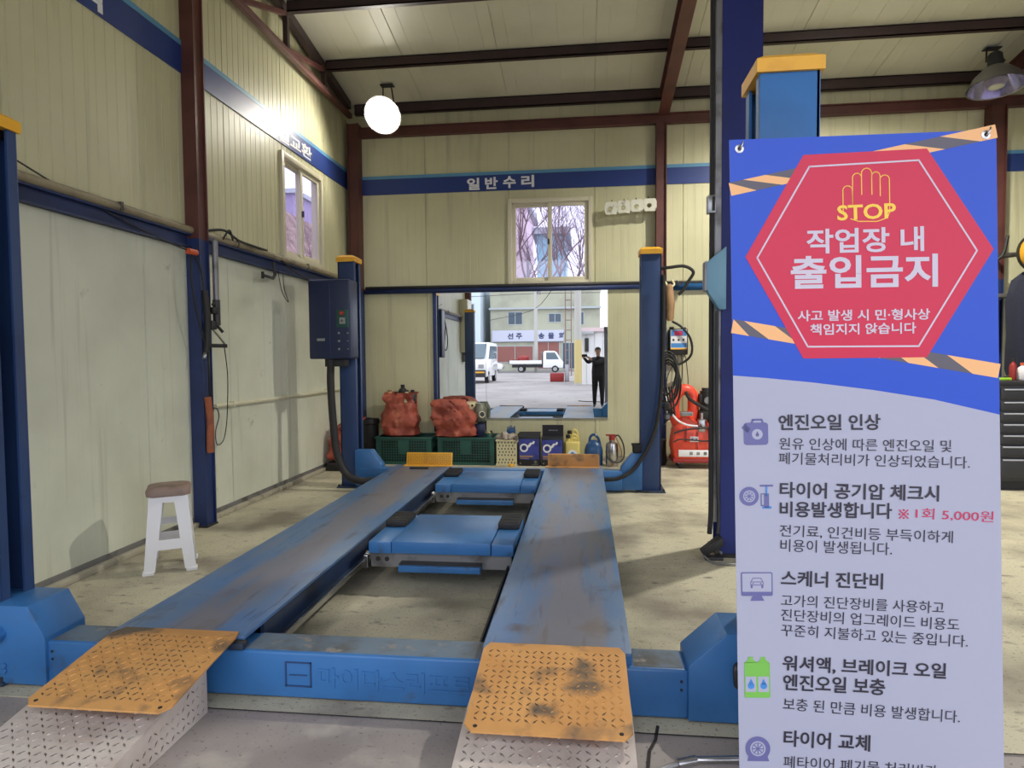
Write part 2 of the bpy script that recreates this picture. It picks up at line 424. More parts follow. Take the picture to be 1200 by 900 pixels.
# steel frame: columns, beams, purlins, truss
def column(name, x0, x1, y0, y1, zsplit, ztop, label, lowm='navy', topm='brown', face='x'):
    t = thing(name, ((x0+x1)/2, (y0+y1)/2, 0), label, 'steel column')
    for part, z0, z1, m in (('lower_section', 0, zsplit, lowm), ('upper_section', zsplit, ztop, topm)):
        if z1-z0 < .01: continue
        mb = MB()
        if face == 'x':      # H section, flanges facing +-x, web seen from -y
            mb.box(x0, x0+.014, y0, y1, z0, z1, M[m]); mb.box(x1-.014, x1, y0, y1, z0, z1, M[m]); mb.box(x0+.014, x1-.014, y0+.03, y1-.01, z0, z1, M[m])
        else:
            mb.box(x0, x1, y0, y0+.014, z0, z1, M[m]); mb.box(x0, x1, y1-.014, y1, z0, z1, M[m]); mb.box(x0+.004, x1-.018, y0+.014, y1-.014, z0, z1, M[m])
        obj(part, mb, t)
    p = MB(); p.box(x0-.01, x1+.01, y0-.012, y1+.002, 0, .016, M['dark']); obj('base_plate', p, t)
    return t
column('steel_column', XL+.001, XL+.125, 5.27, 5.42, 2.55, roof_z(5.4)-.3, 'brown topped steel column with a blue foot on the left wall behind the stool', face='y')
column('steel_column', XL+.001, XL+.155, -.28, -.08, 2.55, roof_z(-.1)-.3, 'steel column at the left side of the garage entrance, seen in the mirror', face='y')
column('steel_column', -3.395, -3.235, 9.02, YB-.002, 2.45, roof_z(YB)-.28, 'red brown steel column in the corner between left and back wall')
column('steel_column', .99, 1.13, 9.05, YB-.002, 2.45, 4.69, 'red brown steel column on the back wall behind the yellow capped rear right lift post')
column('steel_column', 5.24, 5.43, 9.03, YB-.002, 2.45, 4.69, 'red brown steel column on the back wall at the right edge behind the banner')
# big royal blue column by the banner
bt = thing('steel_column', (1.14, 4.97, 0), 'tall royal blue steel column rising to the roof left of the banner', 'steel column')
b = MB(); b.box(1.0, 1.28, 4.85, 4.866, 0, roof_z(4.85)-.25, M['royal']); b.box(1.0, 1.28, 5.10, 5.116, 0, roof_z(5.1)-.25, M['royal']); b.box(1.12, 1.14, 4.86, 5.11, 0, roof_z(5.1)-.25, M['royal'])
obj('column_body', b, bt)
b = MB(); b.box(.955, 1.0, 4.86, 4.93, 0.25, roof_z(4.86)-.3, M['grey']); obj('cable_tray', b, bt)
b = MB(); b.box(.97, 1.31, 4.80, 5.16, 0, .018, M['dark'])
for x in (1.0, 1.28):
    for y in (4.825, 5.135): b.cyl((x, y, .018), (x, y, .04), .014, M['grey'], n=6)
obj('base_plate', b, bt)

def beam(name, mb, label, cat): return tag(obj(name, mb), label, cat)
m = MB(); m.box(-3.235, XR, 9.11, YB-.003, 4.69, 4.705, M['brown']); m.box(-3.235, XR, 9.11, YB-.003, 4.815, 4.83, M['brown']); m.box(-3.235, XR, 9.14, 9.152, 4.70, 4.82, M['brown'])
beam('wall_beam', m, 'red brown steel beam across the back wall just below the dark eaves purlin', 'steel beam')
def purlin(y, h=.125, label='', m='darkbrown'):
    b = MB(); z = roof_z(y)
    b.box(-3.3, XR, y-.03, y-.02, z-h, z-.004, M[m]); b.box(-3.3, XR, y-.03, y+.04, z-h, z-h+.012, M[m]); b.box(-3.3, XR, y-.03, y+.04, z-.016, z-.006, M[m])
    return beam('roof_purlin', b, label, 'purlin')
purlin(9.13, .15, 'dark steel purlin at the eaves above the back wall, lowest roof purlin')
purlin(8.10, .125, 'steel purlin crossing the roof second from the back wall')
purlin(7.02, .125, 'steel purlin third from the back wall, cut by the top of the photo')
def slope_bar(mb, x0, x1, y0, y1, dtop, dbot, m):
    mb.prism([(y0, roof_z(y0)-dbot), (y1, roof_z(y1)-dbot), (y1, roof_z(y1)-dtop), (y0, roof_z(y0)-dtop)], 'x', x0, x1, m)
def rafter(x, label):
    b = MB(); slope_bar(b, x-.075, x+.075, .0, 9.1, .36, .372, M['brown']); slope_bar(b, x-.075, x+.075, .0, 9.1, .13, .142, M['brown']); slope_bar(b, x-.01, x+.01, .0, 9.1, .142, .36, M['brown'])
    return beam('roof_rafter', b, label, 'rafter')
rafter(1.09, 'red brown rafter sloping up from the back wall column towards the camera')
rafter(5.33, 'red brown rafter at the right side above the unlit lamp')
# truss along the left wall
tr = thing('roof_truss', (-3.34, 9.0, 4.9), 'red brown steel truss along the top of the left wall', 'truss')
b = MB(); slope_bar(b, -3.40, -3.32, .0, 9.02, .01, .115, M['darkbrown']); obj('top_chord', b, tr)
b = MB(); b.box(-3.37, -3.305, .0, 9.02, 4.93, 4.995, M['brown'], bev=.004); obj('bottom_chord', b, tr)
ys = [8.1, 7.05, 6.0, 4.95, 3.9, 2.85, 1.8]
for i, y in enumerate(ys):
    b = MB(); z = roof_z(y)-.11
    b.box(-3.365, -3.31, y-.03, y+.03, 4.99, z, M['darkbrown']); obj('strut', b, tr)
    if i < len(ys)-1:
        y2 = ys[i+1]; b = MB()
        d = Vector((0, y2-y, 4.99-z)).normalized(); nn = Vector((0, -d.z, d.y))*.026
        p = [(y, z), (y2, 4.985)]
        b.prism([(p[0][0]+nn.y, p[0][1]+nn.z), (p[1][0]+nn.y, p[1][1]+nn.z), (p[1][0]-nn.y, p[1][1]-nn.z), (p[0][0]-nn.y, p[0][1]-nn.z)], 'x', -3.36, -3.315, M['brown'])
        obj('diagonal', b, tr)

# rails and pipes on the walls
b = MB(); b.box(XL, XL+.015, YF, 9.0, 2.47, 2.59, M['navy']); b.box(XL, XL+.06, YF, 9.0, 2.575, 2.59, M['navy']); b.box(XL, XL+.06, YF, 9.0, 2.47, 2.482, M['navy'])
rail = tag(obj('wall_rail', b), 'long blue steel rail along the left wall between grey and cream panels', 'rail')
b = MB(); b.cyl((XL+.05, YF, 2.622), (XL+.05, 9.0, 2.622), .032, M['pipe'], n=14)
for y in (1.0, 2.6, 4.4, 6.0, 7.6, 8.7): b.box(XL+.012, XL+.088, y-.012, y+.012, 2.588, 2.66, M['dark'], bev=.004)
tag(obj('air_pipe', b), 'dusty tan pipe lying on the blue rail along the left wall', 'pipe')
b = MB(); b.box(-3.23, .985, YB-.05, YB-.001, 2.43, 2.50, M['navy']); b.cyl((-3.2, YB-.045, 2.515), (.985, YB-.045, 2.515), .022, M['dark'], n=10)
tag(obj('wall_rail', b), 'dark pipe and rail along the back wall just above the mirror', 'rail')
b = MB(); b.box(1.14, 5.2, YB-.06, YB-.001, 2.40, 2.49, M['lift']); b.cyl((1.14, YB-.04, 2.51), (5.2, YB-.04, 2.51), .022, M['grey'], n=10)
tag(obj('wall_rail', b), 'blue rail on the back wall behind the red machine and banner', 'rail')
b = MB(); b.tube([(XL+.03, 5.60, 1.055), (XL+.03, 7.0, 1.045), (XL+.03, 8.9, 1.055)], .02, M['condt'], n=10)
for y in (5.9, 7.0, 8.2): b.box(XL, XL+.055, y-.015, y+.015, 1.022, 1.082, M['condt'], bev=.004)
tag(obj('conduit', b), 'cream conduit running low along the left wall behind the control box', 'conduit')

# ------------------------------------------------------------------ four post lift
M['runway'] = mat('runway_worn_blue', (76, 112, 158), .42, dirt=((96, 120, 150), 2.2, .42, .66, 8), dirt2=((72, 66, 70), 3.4, .60, .74, 11), streak=((58, 74, 100), (24, 3.0, 1), .58, .72))
def tyre_tracks(m):
    # rubber worn into the middle of each runway where the wheels roll
    n = m.node_tree.nodes; l = m.node_tree.links; b = n['Principled BSDF']; src = b.inputs['Base Color'].links[0].from_socket
    tc = n.new('ShaderNodeTexCoord'); sx = n.new('ShaderNodeSeparateXYZ'); l.new(tc.outputs['Object'], sx.inputs[0])
    def mth(op, a, v=None):
        q = n.new('ShaderNodeMath'); q.operation = op; l.new(a, q.inputs[0])
        if v is not None:
            if isinstance(v, float): q.inputs[1].default_value = v
            else: l.new(v, q.inputs[1])
        return q.outputs[0]
    mp = n.new('ShaderNodeMapping'); mp.inputs['Scale'].default_value = (7, .9, 1); l.new(tc.outputs['Object'], mp.inputs['Vector'])
    t = n.new('ShaderNodeTexNoise'); t.inputs['Scale'].default_value = 1; t.inputs['Detail'].default_value = 10; l.new(mp.outputs[0], t.inputs['Vector'])
    d = mth('ABSOLUTE', mth('SUBTRACT', mth('ABSOLUTE', sx.outputs['X']), .855))
    w = mth('ADD', d, mth('MULTIPLY', mth('SUBTRACT', t.outputs['Fac'], .5), .85))
    r = n.new('ShaderNodeMapRange'); r.inputs['From Min'].default_value = .20; r.inputs['From Max'].default_value = .06; r.inputs['To Max'].default_value = .72; l.new(w, r.inputs['Value'])
    x = n.new('ShaderNodeMix'); x.data_type = 'RGBA'; l.new(r.outputs[0], x.inputs['Factor']); l.new(src, x.inputs['A']); x.inputs['B'].default_value = S(122, 114, 112); l.new(x.outputs['Result'], b.inputs['Base Color'])
tyre_tracks(M['runway'])
M['beamtop'] = mat('dusty_blue_top', (104, 122, 140), .6, dirt=((84, 84, 84), 7, .42, .66, 9), dirt2=((142, 138, 130), 12, .60, .7, 8))
M['skirtshade'] = mat('shaded_skirt_blue', (36, 54, 84), .35, dirt=((26, 30, 38), 4, .45, .7, 6))  # shade on the inner runway skirts, put into their colour
lift = thing('four_post_lift', (-.95, 2.7, 0), 'large blue four post car lift with two long runways filling the bay', 'car lift')
def post(x0, x1, y0, y1, side, pm='liftdim'):
    """C channel open towards the bay; side = +1 when the opening faces +x"""
    H = 2.6; t = .012; lip = .055
    b = MB(); xb = (x0, x0+t) if side > 0 else (x1-t, x1)
    b.box(xb[0], xb[1], y0, y1, .016, H, M[pm])
    b.box(x0, x1, y0, y0+t, .016, H, M[pm], bev=.003); b.box(x0, x1, y1-t, y1, .016, H, M[pm], bev=.003)
    xl = (x1-t, x1) if side > 0 else (x0, x0+t)
    b.box(xl[0], xl[1], y0+t, y0+lip, .016, H, M[pm]); b.box(xl[0], xl[1], y1-lip, y1-t, .016, H, M[pm])
    p = obj('post', b, lift)
    c = MB(); e = .014
    lo = [(x0-e, y0-e), (x1+e, y0-e), (x1+e, y1+e), (x0-e, y1+e)]; hi = [(x0+.025, y0+.025), (x1-.025, y0+.025), (x1-.025, y1-.025), (x0+.025, y1-.025)]
    vs = [(x, y, H-.012) for x, y in lo]+[(x, y, H+.04) for x, y in lo]+[(x, y, H+.065) for x, y in hi]
    c.faces(vs, [(3, 2, 1, 0)]+[(i, (i+1) % 4, (i+1) % 4+4, i+4) for i in range(4)]+[(i+4, (i+1) % 4+4, (i+1) % 4+8, i+8) for i in range(4)]+[(8, 9, 10, 11)], M['yellow'], smooth=False)
    k = obj('cap', c, p); k['label'] = 'yellow cap'
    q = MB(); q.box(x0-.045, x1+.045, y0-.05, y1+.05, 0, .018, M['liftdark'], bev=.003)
    for bx in (x0-.026, x1+.026):
        for by in (y0-.028, y1+.028): q.cyl((bx, by, .016), (bx, by, .04), .012, M['dark'], n=6)
    obj('base_plate', q, p)
    r = MB(); xm = x0+.05 if side > 0 else x1-.05; ym = (y0+y1)/2
    r.box(xm-.012, xm+.012, ym-.03, ym+.03, .02, H-.2, M['lift'])
    for k in range(20): r.box(xm-.016, xm+.016, ym-.02, ym+.02, .35+k*.1, .38+k*.1, M['dark'])
    obj('safety_rack', r, p)
    s = MB(); s.cyl((xm, ym, H-.25), (xm, ym, H-.02), .012, M['steel'], n=8); s.box(x0+.03, x1-.03, y0+.03, y1-.03, H-.05, H-.013, M['black']); obj('cable_anchor', s, p)
FLp, FRp, BLp, BRp = (-2.93, -2.705, 2.635, 2.825), (.68, .905, 2.62, 2.84), (-2.79, -2.60, 7.05, 7.27), (.61, .825, 7.05, 7.27)
post(*FLp, 1); post(*FRp, -1, 'lift'); post(*BLp, 1); post(*BRp, -1)  # same paint on all posts; front right lighter, its sky light painted in

# front crossbeam and its end housings
cb = MB(); cb.box(-2.46, .42, 2.615, 2.80, .006, .212, M['lift'], bev=.012, seg=3)
for x in (-2.43, .39):
    for z in (.13, .165): cb.cyl((x, 2.612, z), (x, 2.618, z), .006, M['black'], n=8)
cross = obj('crossbeam', cb, lift)
bt_ = MB(); bt_.box(-1.50, -.45, 2.63, 2.79, .2115, .2135, M['beamtop']); bt_.box(-2.44, -2.2, 2.63, 2.79, .2115, .2135, M['beamtop']); bt_.box(.2, .40, 2.63, 2.79, .2115, .2135, M['beamtop']); o = obj('dusty_top', bt_, cross); o['kind'] = 'stuff'
tx = MB()
P = lambda u, v, d: (u, 2.6145-d, v)
lw = .006
for (x0, x1, z0, z1) in ((-1.31, -1.19, .165, .165+lw), (-1.31, -1.19, .06, .06+lw), (-1.31, -1.31+lw, .06, .165), (-1.19-lw, -1.19, .06, .165+lw), (-1.29, -1.21, .11, .11+lw*.7)):
    tx.box(x0, x1, 2.6105, 2.6145, z0, z1, M['liftdim'])
text_on(tx, '마이다스리프트', P, M['lift'], h=.092, width=.68, bold=.02, origin=(-1.16, .062), rot=-.012, depth=.004)
e = obj('embossed_lettering', tx, cross); e['label'] = 'raised blue lettering on the front beam'
def housing(poly, y0, y1):
    b = MB(); b.prism(poly, 'y', y0, y1, M['lift'], bev=.006); return obj('end_housing', b, lift)
h = housing([(-2.95, .008), (-2.452, .008), (-2.452, .232), (-2.535, .375), (-2.95, .375)], 2.60, 2.84)
b = MB(); b.box(-2.80, -2.685, 2.582, 2.602, .20, .29, M['lift'], bev=.006)
b.cyl((-2.675, 2.60, .262), (-2.675, 2.575, .262), .018, M['lift'], n=12); b.cyl((-2.675, 2.60, .225), (-2.675, 2.575, .225), .018, M['lift'], n=12); b.cyl((-2.665, 2.60, .244), (-2.665, 2.57, .244), .02, M['lift'], n=12)
obj('latch', b, h)
b = MB()
for z in (.07, .095): b.cyl((-2.66, 2.602, z), (-2.66, 2.590, z), .011, M['lift'], n=10)
obj('bolt', b, h)
h = housing([(.415, .008), (.67, .008), (.70, .008), (.70, .375), (.565, .375), (.415, .235)], 2.60, 2.83)
b = MB(); b.tube([(.62, 2.60, .18), (.60, 2.575, .18), (.595, 2.575, .25), (.62, 2.60, .255)], .012, M['dark'], n=8); obj('handle', b, h)
# rear crossbeam and housings
b = MB(); b.box(-2.56, .40, 6.99, 7.15, .02, .235, M['lift'], bev=.008); obj('crossbeam', b, lift)
h = housing([(-2.61, .03), (-2.30, .03), (-2.30, .27), (-2.425, .44), (-2.61, .44)], 7.0, 7.14)
h = housing([(.39, .03), (.62, .03), (.62, .43), (.515, .43), (.39, .27)], 7.0, 7.14)
b = MB(); b.box(.52, .612, 7.02, 7.12, .43, .53, M['black'], bev=.012); b.box(.51, .615, 7.01, 7.13, .505, .53, M['black'], bev=.006); o = obj('rubber_boot', b, lift)

# runways, with tracks on the inner side
for k, (x0, x1, inner) in enumerate(((-2.155, -1.512, 1), (-.437, .192, -1))):
    b = MB(); y0, y1 = 2.64, 7.12
    b.box(x0, x1, y0, y1, .244, .262, M['runway'], bev=.004)
    b.box(x0, x0+.02, y0+.18, y1, .13, .2445, M['lift' if inner > 0 else 'skirtshade']); b.box(x1-.02, x1, y0+.18, y1, .13, .2445, M['skirtshade' if inner > 0 else 'lift'])
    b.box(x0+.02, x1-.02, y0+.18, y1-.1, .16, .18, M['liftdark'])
    b.box(x0, x1, y0, y0+.012, .212, .2445, M['lift'])
    r = obj('runway', b, lift)
    t = MB()
    xi = (x1, x1+.055) if inner > 0 else (x0-.055, x0)
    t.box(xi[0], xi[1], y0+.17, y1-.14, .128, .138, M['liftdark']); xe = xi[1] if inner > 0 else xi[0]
    t.box(xe-.005, xe+.005, y0+.17, y1-.14, .128, .158, M['steel'] if inner > 0 else M['black']); obj('jack_track', t, r)
    # drive-on flap: hinged plate resting on the ramp
    f = MB(); pts = [(2.125, .205), (2.40, .248), (2.60, .276), (2.665, .274)]
    fx0, fx1 = x0+.005 if k == 0 else x0+.012, x1-.01 if k == 0 else x1-.03
    if k == 0: fx0, fx1 = -2.115, -1.528
    cs = lambda y: .0 if y > 2.2 else .035
    vs = []
    outline = [(fx0+.03, 2.125), (fx0, 2.16), (fx0, 2.60), (fx0+.02, 2.66), (fx1-.02, 2.66), (fx1, 2.60), (fx1, 2.16), (fx1-.03, 2.125)]
    rows = [(fx0+.03, fx1-.03, 2.125), (fx0, fx1, 2.16), (fx0, fx1, 2.40), (fx0, fx1, 2.60), (fx0+.02, fx1-.02, 2.66)]
    def zf(y):
        for (a, za), (c, zc) in zip(pts, pts[1:]):
            if y <= c: return za+(zc-za)*(y-a)/(c-a)
        return pts[-1][1]
    for (a, c, y) in rows:
        vs += [(a, y, zf(y)-.008), (c, y, zf(y)-.008), (c, y, zf(y)), (a, y, zf(y))]
    fs = [(0, 3, 2, 1), (16, 17, 18, 19)]
    for i in range(4):
        o_ = 4*i
        for j in range(4): fs.append((o_+j, o_+(j+1) % 4, o_+4+(j+1) % 4, o_+4+j))
    _, fc = f.faces(vs, fs, M['flap'], smooth=False); bmesh.ops.recalc_face_normals(f.bm, faces=fc)
    for (ya, yb) in ((2.17, 2.40), (2.40, 2.60)):
        va = Vector((0, yb-ya, zf(yb)-zf(ya)))
        f.treads((fx0+.02, ya, zf(ya)), (1, 0, 0), va, Vector((1, 0, 0)).cross(va), fx1-fx0-.04, va.length, .029, M['flaptread'], L=.026, t=.0085, hh=.003)
    for x in (fx0+.04, fx1-.04): f.cyl((x, 2.15, zf(2.15)-.002), (x, 2.15, zf(2.15)+.0015), .008, M['black'], n=10)
    o = obj('drive_on_flap', f, lift); o['label'] = 'worn yellow tread plate flap'
    if k == 0:
        b = MB(); b.box(fx1-.04, fx1+.03, 2.60, 2.64, .214, .244, M['liftdark'], bev=.006); b.cyl((fx1-.3, 2.63, .238), (fx1+.035, 2.63, .238), .012, M['dark'], n=10); obj('hinge', b, o)
    # wheel stop at the far end
    s = MB(); sx0, sx1 = (-2.03, -1.50) if k == 0 else (-.41, .16)
    s.prism([(7.075, .263), (7.105, .263), (7.13, .40), (7.125, .405), (7.105, .405)], 'x', sx0, sx1, M['yellow'] if k == 0 else M['flap'], bev=.005)
    s.prism([(7.02, .2615), (7.12, .2615), (7.12, .27), (7.02, .268)], 'x', sx0-.02, sx1, M['yellow'] if k == 0 else M['flap'])
    va = Vector((0, .03, .142))
    s.treads((sx0+.012, 7.0750, .270), (1, 0, 0), va, (0, -1, .2), sx1-sx0-.024, .13, .021, M['stoptread'], L=.026, t=.008, hh=.004)
    o = obj('wheel_stop', s, lift); o['label'] = 'yellow wheel stop plate at the rear end'
b = MB(); b.box(-1.93, -1.72, 6.84, 6.90, .262, .278, M['black'], bev=.004); o = obj('rubber_pad', b, lift)
# hoses
b = MB(); b.tube([(.84, 7.00, 2.35), (.835, 6.99, 1.5), (.80, 6.98, .95), (.72, 6.97, .60), (.55, 6.96, .30), (.38, 6.95, .175), (.22, 6.96, .15), (.10, 7.0, .14)], .022, M['black'], n=10)
o = obj('hydraulic_hose', b, lift)
b = MB(); P0 = [(-2.83, 6.90, 1.47), (-2.83, 6.88, 1.2), (-2.80, 6.86, .75), (-2.76, 6.85, .42), (-2.66, 6.85, .20), (-2.50, 6.86, .12), (-2.30, 6.9, .12)]
b.tube(P0, .042, M['black'], n=12)
o = obj('corrugated_hose', b, lift); o['label'] = 'thick black hose from the control box to the beam'

# ------------------------------------------------------------------ the two rolling jacking beams between the runways
def jack(y0, label):
    t = thing('jacking_beam', (-.94, y0, .158), label, 'jacking beam', 'rolling jacking beams between the lift runways')
    L = .72
    b = MB(); b.box(-1.25, -.60, y0, y0+L, .225, .305, M['lift'], bev=.006); obj('beam_body', b, t)
    for (x0, x1) in ((-1.405, -1.254), (-.596, -.455)):
        b = MB(); b.box(x0, x1, y0+.005, y0+L-.01, .222, .300, M['lift'], bev=.006); e = obj('sliding_arm', b, t)
        p = MB(); xm = (x0+x1)/2
        p.box(xm-.075, xm+.075, y0+.36, y0+.64, .300, .345, M['black'], bev=.01)
        for q in range(6): p.box(xm-.07, xm+.07, y0+.375+q*.043, y0+.39+q*.043, .344, .349, M['black'])
        obj('rubber_pad', p, e)
    b = MB(); b.box(-1.40, -.47, y0+.03, y0+.06, .128, .222, M['grey']); b.box(-1.40, -.47, y0+L-.09, y0+L-.06, .128, .222, M['grey'])
    for x in (-1.35, -1.29): b.cyl((x, y0+.026, .18), (x, y0+.031, .18), .016, M['black'], n=12)
    obj('web_plate', b, t)
    b = MB(); b.box(-1.19, -.66, y0-.06, y0+.03, .125, .165, M['lift'], bev=.003); b.box(-1.19, -.66, y0-.04, y0+.03, .165, .172, M['dark']); obj('tray', b, t)
    b = MB()
    for x, m in ((-1.452, -1), (-.497+.055, 1)):
        for y in (y0+.12, y0+L-.12): b.cyl((x-.008, y, .158+.022), (x+.012, y, .158+.022), .022, M['steel'], n=12)
    obj('roller', b, t)
    b = MB(); b.cyl((-1.42, y0+.10, .19), (-1.42, y0-.05, .19), .008, M['steel'], n=8); b.box(-1.435, -1.405, y0-.02, y0+.02, .13, .215, M['dark'], bev=.004); obj('lock_pin', b, t)
jack(3.98, 'blue jacking beam nearer to the camera between the runways')
jack(5.85, 'blue jacking beam farther back between the runways near the wheel stops')

# ------------------------------------------------------------------ tread plate ramps on the floor
def ramp(x0, x1, label):
    t = thing('entry_ramp', ((x0+x1)/2, 1.9, 0), label, 'ramp', 'tread plate ramps before the lift')
    ya, za, yb, yc, zc = 1.34, .008, 2.30, 2.485, .178
    b = MB()
    top = [(ya, za), (yb, zc), (yc, zc+.002)]
    b.prism([(ya, -.002), (yc, -.002), (yc, zc), (yb, zc), (ya, za)], 'x', x0, x1, M['plate'])
    va = Vector((0, yb-ya, zc-za))
    b.treads((x0+.01, ya, za), (1, 0, 0), va, Vector((1, 0, 0)).cross(va), x1-x0-.02, va.length, .031, M['platetread'], L=.029, t=.009, hh=.003)
    obj('tread_plate', b, t)
    for s, x in ((-1, x0), (1, x1)):
        c = MB(); vb = Vector((0, -1, 0))
        c.prism([(ya+.06, -.002), (yc+.002, -.002), (yc+.002, zc), (yb, zc), (ya+.06, .018)], 'x', x, x+s*.005, M['plate'])
        c.treads((x+s*.005, 1.75, .006), (0, 1, 0), (0, 0, 1), (s, 0, 0), .72, .15, .032, M['platetread'], L=.027, t=.008, hh=.003, skip=lambda a, e: e > .08+(a*.8+.05))
        obj('side_plate', c, t)
ramp(-2.155, -1.602, 'grey tread plate ramp on the floor at the left runway')
ramp(-.44, .165, 'grey tread plate ramp on the floor at the right runway')
# steel rod lying on the floor by the banner
b = MB(); b.tube([(.12, 2.16, .016), (.24, 2.25, .016), (.34, 2.31, .018)], .009, M['grey'], n=8); b.cyl((.33, 2.305, .018), (.40, 2.335, .018), .016, M['steel'], n=12); b.cyl((.40, 2.335, .018), (.75, 2.38, .018), .012, M['steel'], n=12)
tag(obj('jack_handle', b), 'steel jack handle lying on the floor left of the banner', 'jack handle')

# ------------------------------------------------------------------ stool
st = thing('plastic_stool', (-2.975, 4.25, 0), 'white plastic stool with a brown seat standing by the left wall', 'stool', rotz=math.radians(32))
Hs = .60
TL = Matrix.Identity(4)
def leg_pts(sx, sy): return (sx*.158, sy*.158, 0.), (sx*.118, sy*.118, .53)
for sx in (-1, 1):
    for sy in (-1, 1):
        b = MB(); (x0, y0, z0), (x1, y1, z1) = leg_pts(sx, sy); w0, w1 = .046, .060
        def ring(x, y, z, w): # L shaped leg, outer corner outward
            ox, oy = x+sx*.004, y+sy*.004; t_ = .013
            return [(ox, oy, z), (ox-sx*w*1.5, oy, z), (ox-sx*w*1.5, oy-sy*t_, z), (ox-sx*t_, oy-sy*t_, z), (ox-sx*t_, oy-sy*w*1.5, z), (ox, oy-sy*w*1.5, z)]
        R0, R1 = ring(x0, y0, z0+.02, w0), ring(x1, y1, z1, w1)
        _, fc = b.faces(R0+R1, [tuple(range(5, -1, -1)), tuple(range(6, 12))]+[(i, (i+1) % 6, (i+1) % 6+6, i+6) for i in range(6)], M['white'], smooth=False)
        bmesh.ops.recalc_face_normals(b.bm, faces=fc)
        lg = obj('leg', b, st, local=True)
        f = MB(); fx, fy = x0+sx*.004, y0+sy*.004
        f.box(min(fx+sx*.010, fx-sx*.062), max(fx+sx*.010, fx-sx*.062), min(fy+sy*.010, fy-sy*.062), max(fy+sy*.010, fy-sy*.062), 0, .026, M['white'], bev=.005)
        obj('foot', f, lg, local=True)
b = MB()
for ax in (0, 1):
    for s in (-1, 1):
        def q(u, d, z): return (u, s*d, z) if ax == 0 else (s*d, u, z)
        def lat(z): return .162-.040*z/.53
        for (z0, z1, arch) in ((.165, .225, 0), (.285, .335, 0)) if s > 0 or ax == 1 else ((.165, .235, 0),):
            d0, d1 = lat(z0), lat(z1); e0, e1 = d0-.02, d1-.02
            vs = [q(-e0, d0, z0), q(e0, d0, z0), q(e1, d1, z1), q(-e1, d1, z1), q(-e0, d0-.012, z0), q(e0, d0-.012, z0), q(e1, d1-.012, z1), q(-e1, d1-.012, z1)]
            _, fc = b.faces(vs, [(0, 1, 2, 3), (7, 6, 5, 4), (0, 4, 5, 1), (1, 5, 6, 2), (2, 6, 7, 3), (3, 7, 4, 0)], M['white'], smooth=False); bmesh.ops.recalc_face_normals(b.bm, faces=fc)
obj('stretcher', b, st, local=True)
b = MB()   # apron with rounded opening corners
for ax in (0, 1):
    for s in (-1, 1):
        def q(u, d, z): return (u, s*d, z) if ax == 0 else (s*d, u, z)
        out = [(-.128, .455), (-.085, .455), (-.07, .485), (-.045, .493), (.045, .493), (.07, .485), (.085, .455), (.128, .455), (.120, .535), (-.120, .535)]
        n = len(out); vs = [q(u, .1275-.055*(z-.455)*.9, z) for u, z in out]+[q(u, .1275-.055*(z-.455)*.9-.012, z) for u, z in out]
        _, fc = b.faces(vs, [tuple(range(n)), tuple(range(2*n-1, n-1, -1))]+[(i, (i+1) % n, (i+1) % n+n, i+n) for i in range(n)], M['white'], smooth=False); bmesh.ops.recalc_face_normals(b.bm, faces=fc)
b.box(-.124, .124, -.124, .124, .522, .540, M['white'], bev=.008)
obj('apron', b, st, local=True)
def rsq(z, r, c):   # rounded square ring
    o = []
    for (cx, cy, a0) in ((1, 1, 0), (-1, 1, 90), (-1, -1, 180), (1, -1, 270)):
        for k in range(5):
            a = math.radians(a0+k*22.5); o.append((cx*(r-c)+c*math.cos(a), cy*(r-c)+c*math.sin(a), z))
    return o
b = MB(); rings = [rsq(.533, .125, .04), rsq(.540, .140, .05), rsq(.575, .143, .055), rsq(.592, .135, .055), rsq(.600, .110, .05)]
vs = [v for r in rings for v in r]; n = 20
_, fc = b.faces(vs, [tuple(range(n-1, -1, -1)), tuple(range(4*n, 5*n))]+[(j*n+i, j*n+(i+1) % n, (j+1)*n+(i+1) % n, (j+1)*n+i) for j in range(4) for i in range(n)], M['seat'])
o = obj('seat', b, st, local=True, sharp=50); o['label'] = 'worn brown seat'

# ------------------------------------------------------------------ banner
O = Vector((.4819, 2.2305, 2.2142)); KB = 1.3; U = Vector((.998, .0616, .0131)); D = Vector((.0151, -.0322, -.9994)); Nb = -(U.cross(D)).normalized()
WB, HB = .66, 1.66
def PBn(u, v, d): return O+U*(u*KB)+D*(v*KB)+Nb*d
bn = thing('banner', (O.x+.43, O.y+.02, 0), 'tall printed warning banner with a red STOP hexagon, standing at the right', 'banner')
b = MB()
def poly(pts, d, m):
    b.faces([PBn(u, v, d) for u, v in pts], [tuple(range(len(pts)))], m, smooth=False)
curve = [(0, .6043), (.08, .612), (.2, .626), (.35, .648), (.5, .675), (.66, .716)]
blue = [(0, 0), (WB, 0)]+curve[::-1]
whit = curve+[(WB, HB), (0, HB)]
poly(blue, 0, M['bblue']); poly(whit, 0, M['bwhite'])
poly([(0, 0), (0, HB), (WB, HB), (WB, 0)], -.0012, M['bwhite'])
for a, c in (((0, 0), (WB, 0)), ((WB, 0), (WB, HB)), ((WB, HB), (0, HB)), ((0, HB), (0, 0))):
    b.faces([PBn(a[0], a[1], 0), PBn(c[0], c[1], 0), PBn(c[0], c[1], -.0012), PBn(a[0], a[1], -.0012)], [(0, 1, 2, 3)], M['bwhite'], smooth=False)
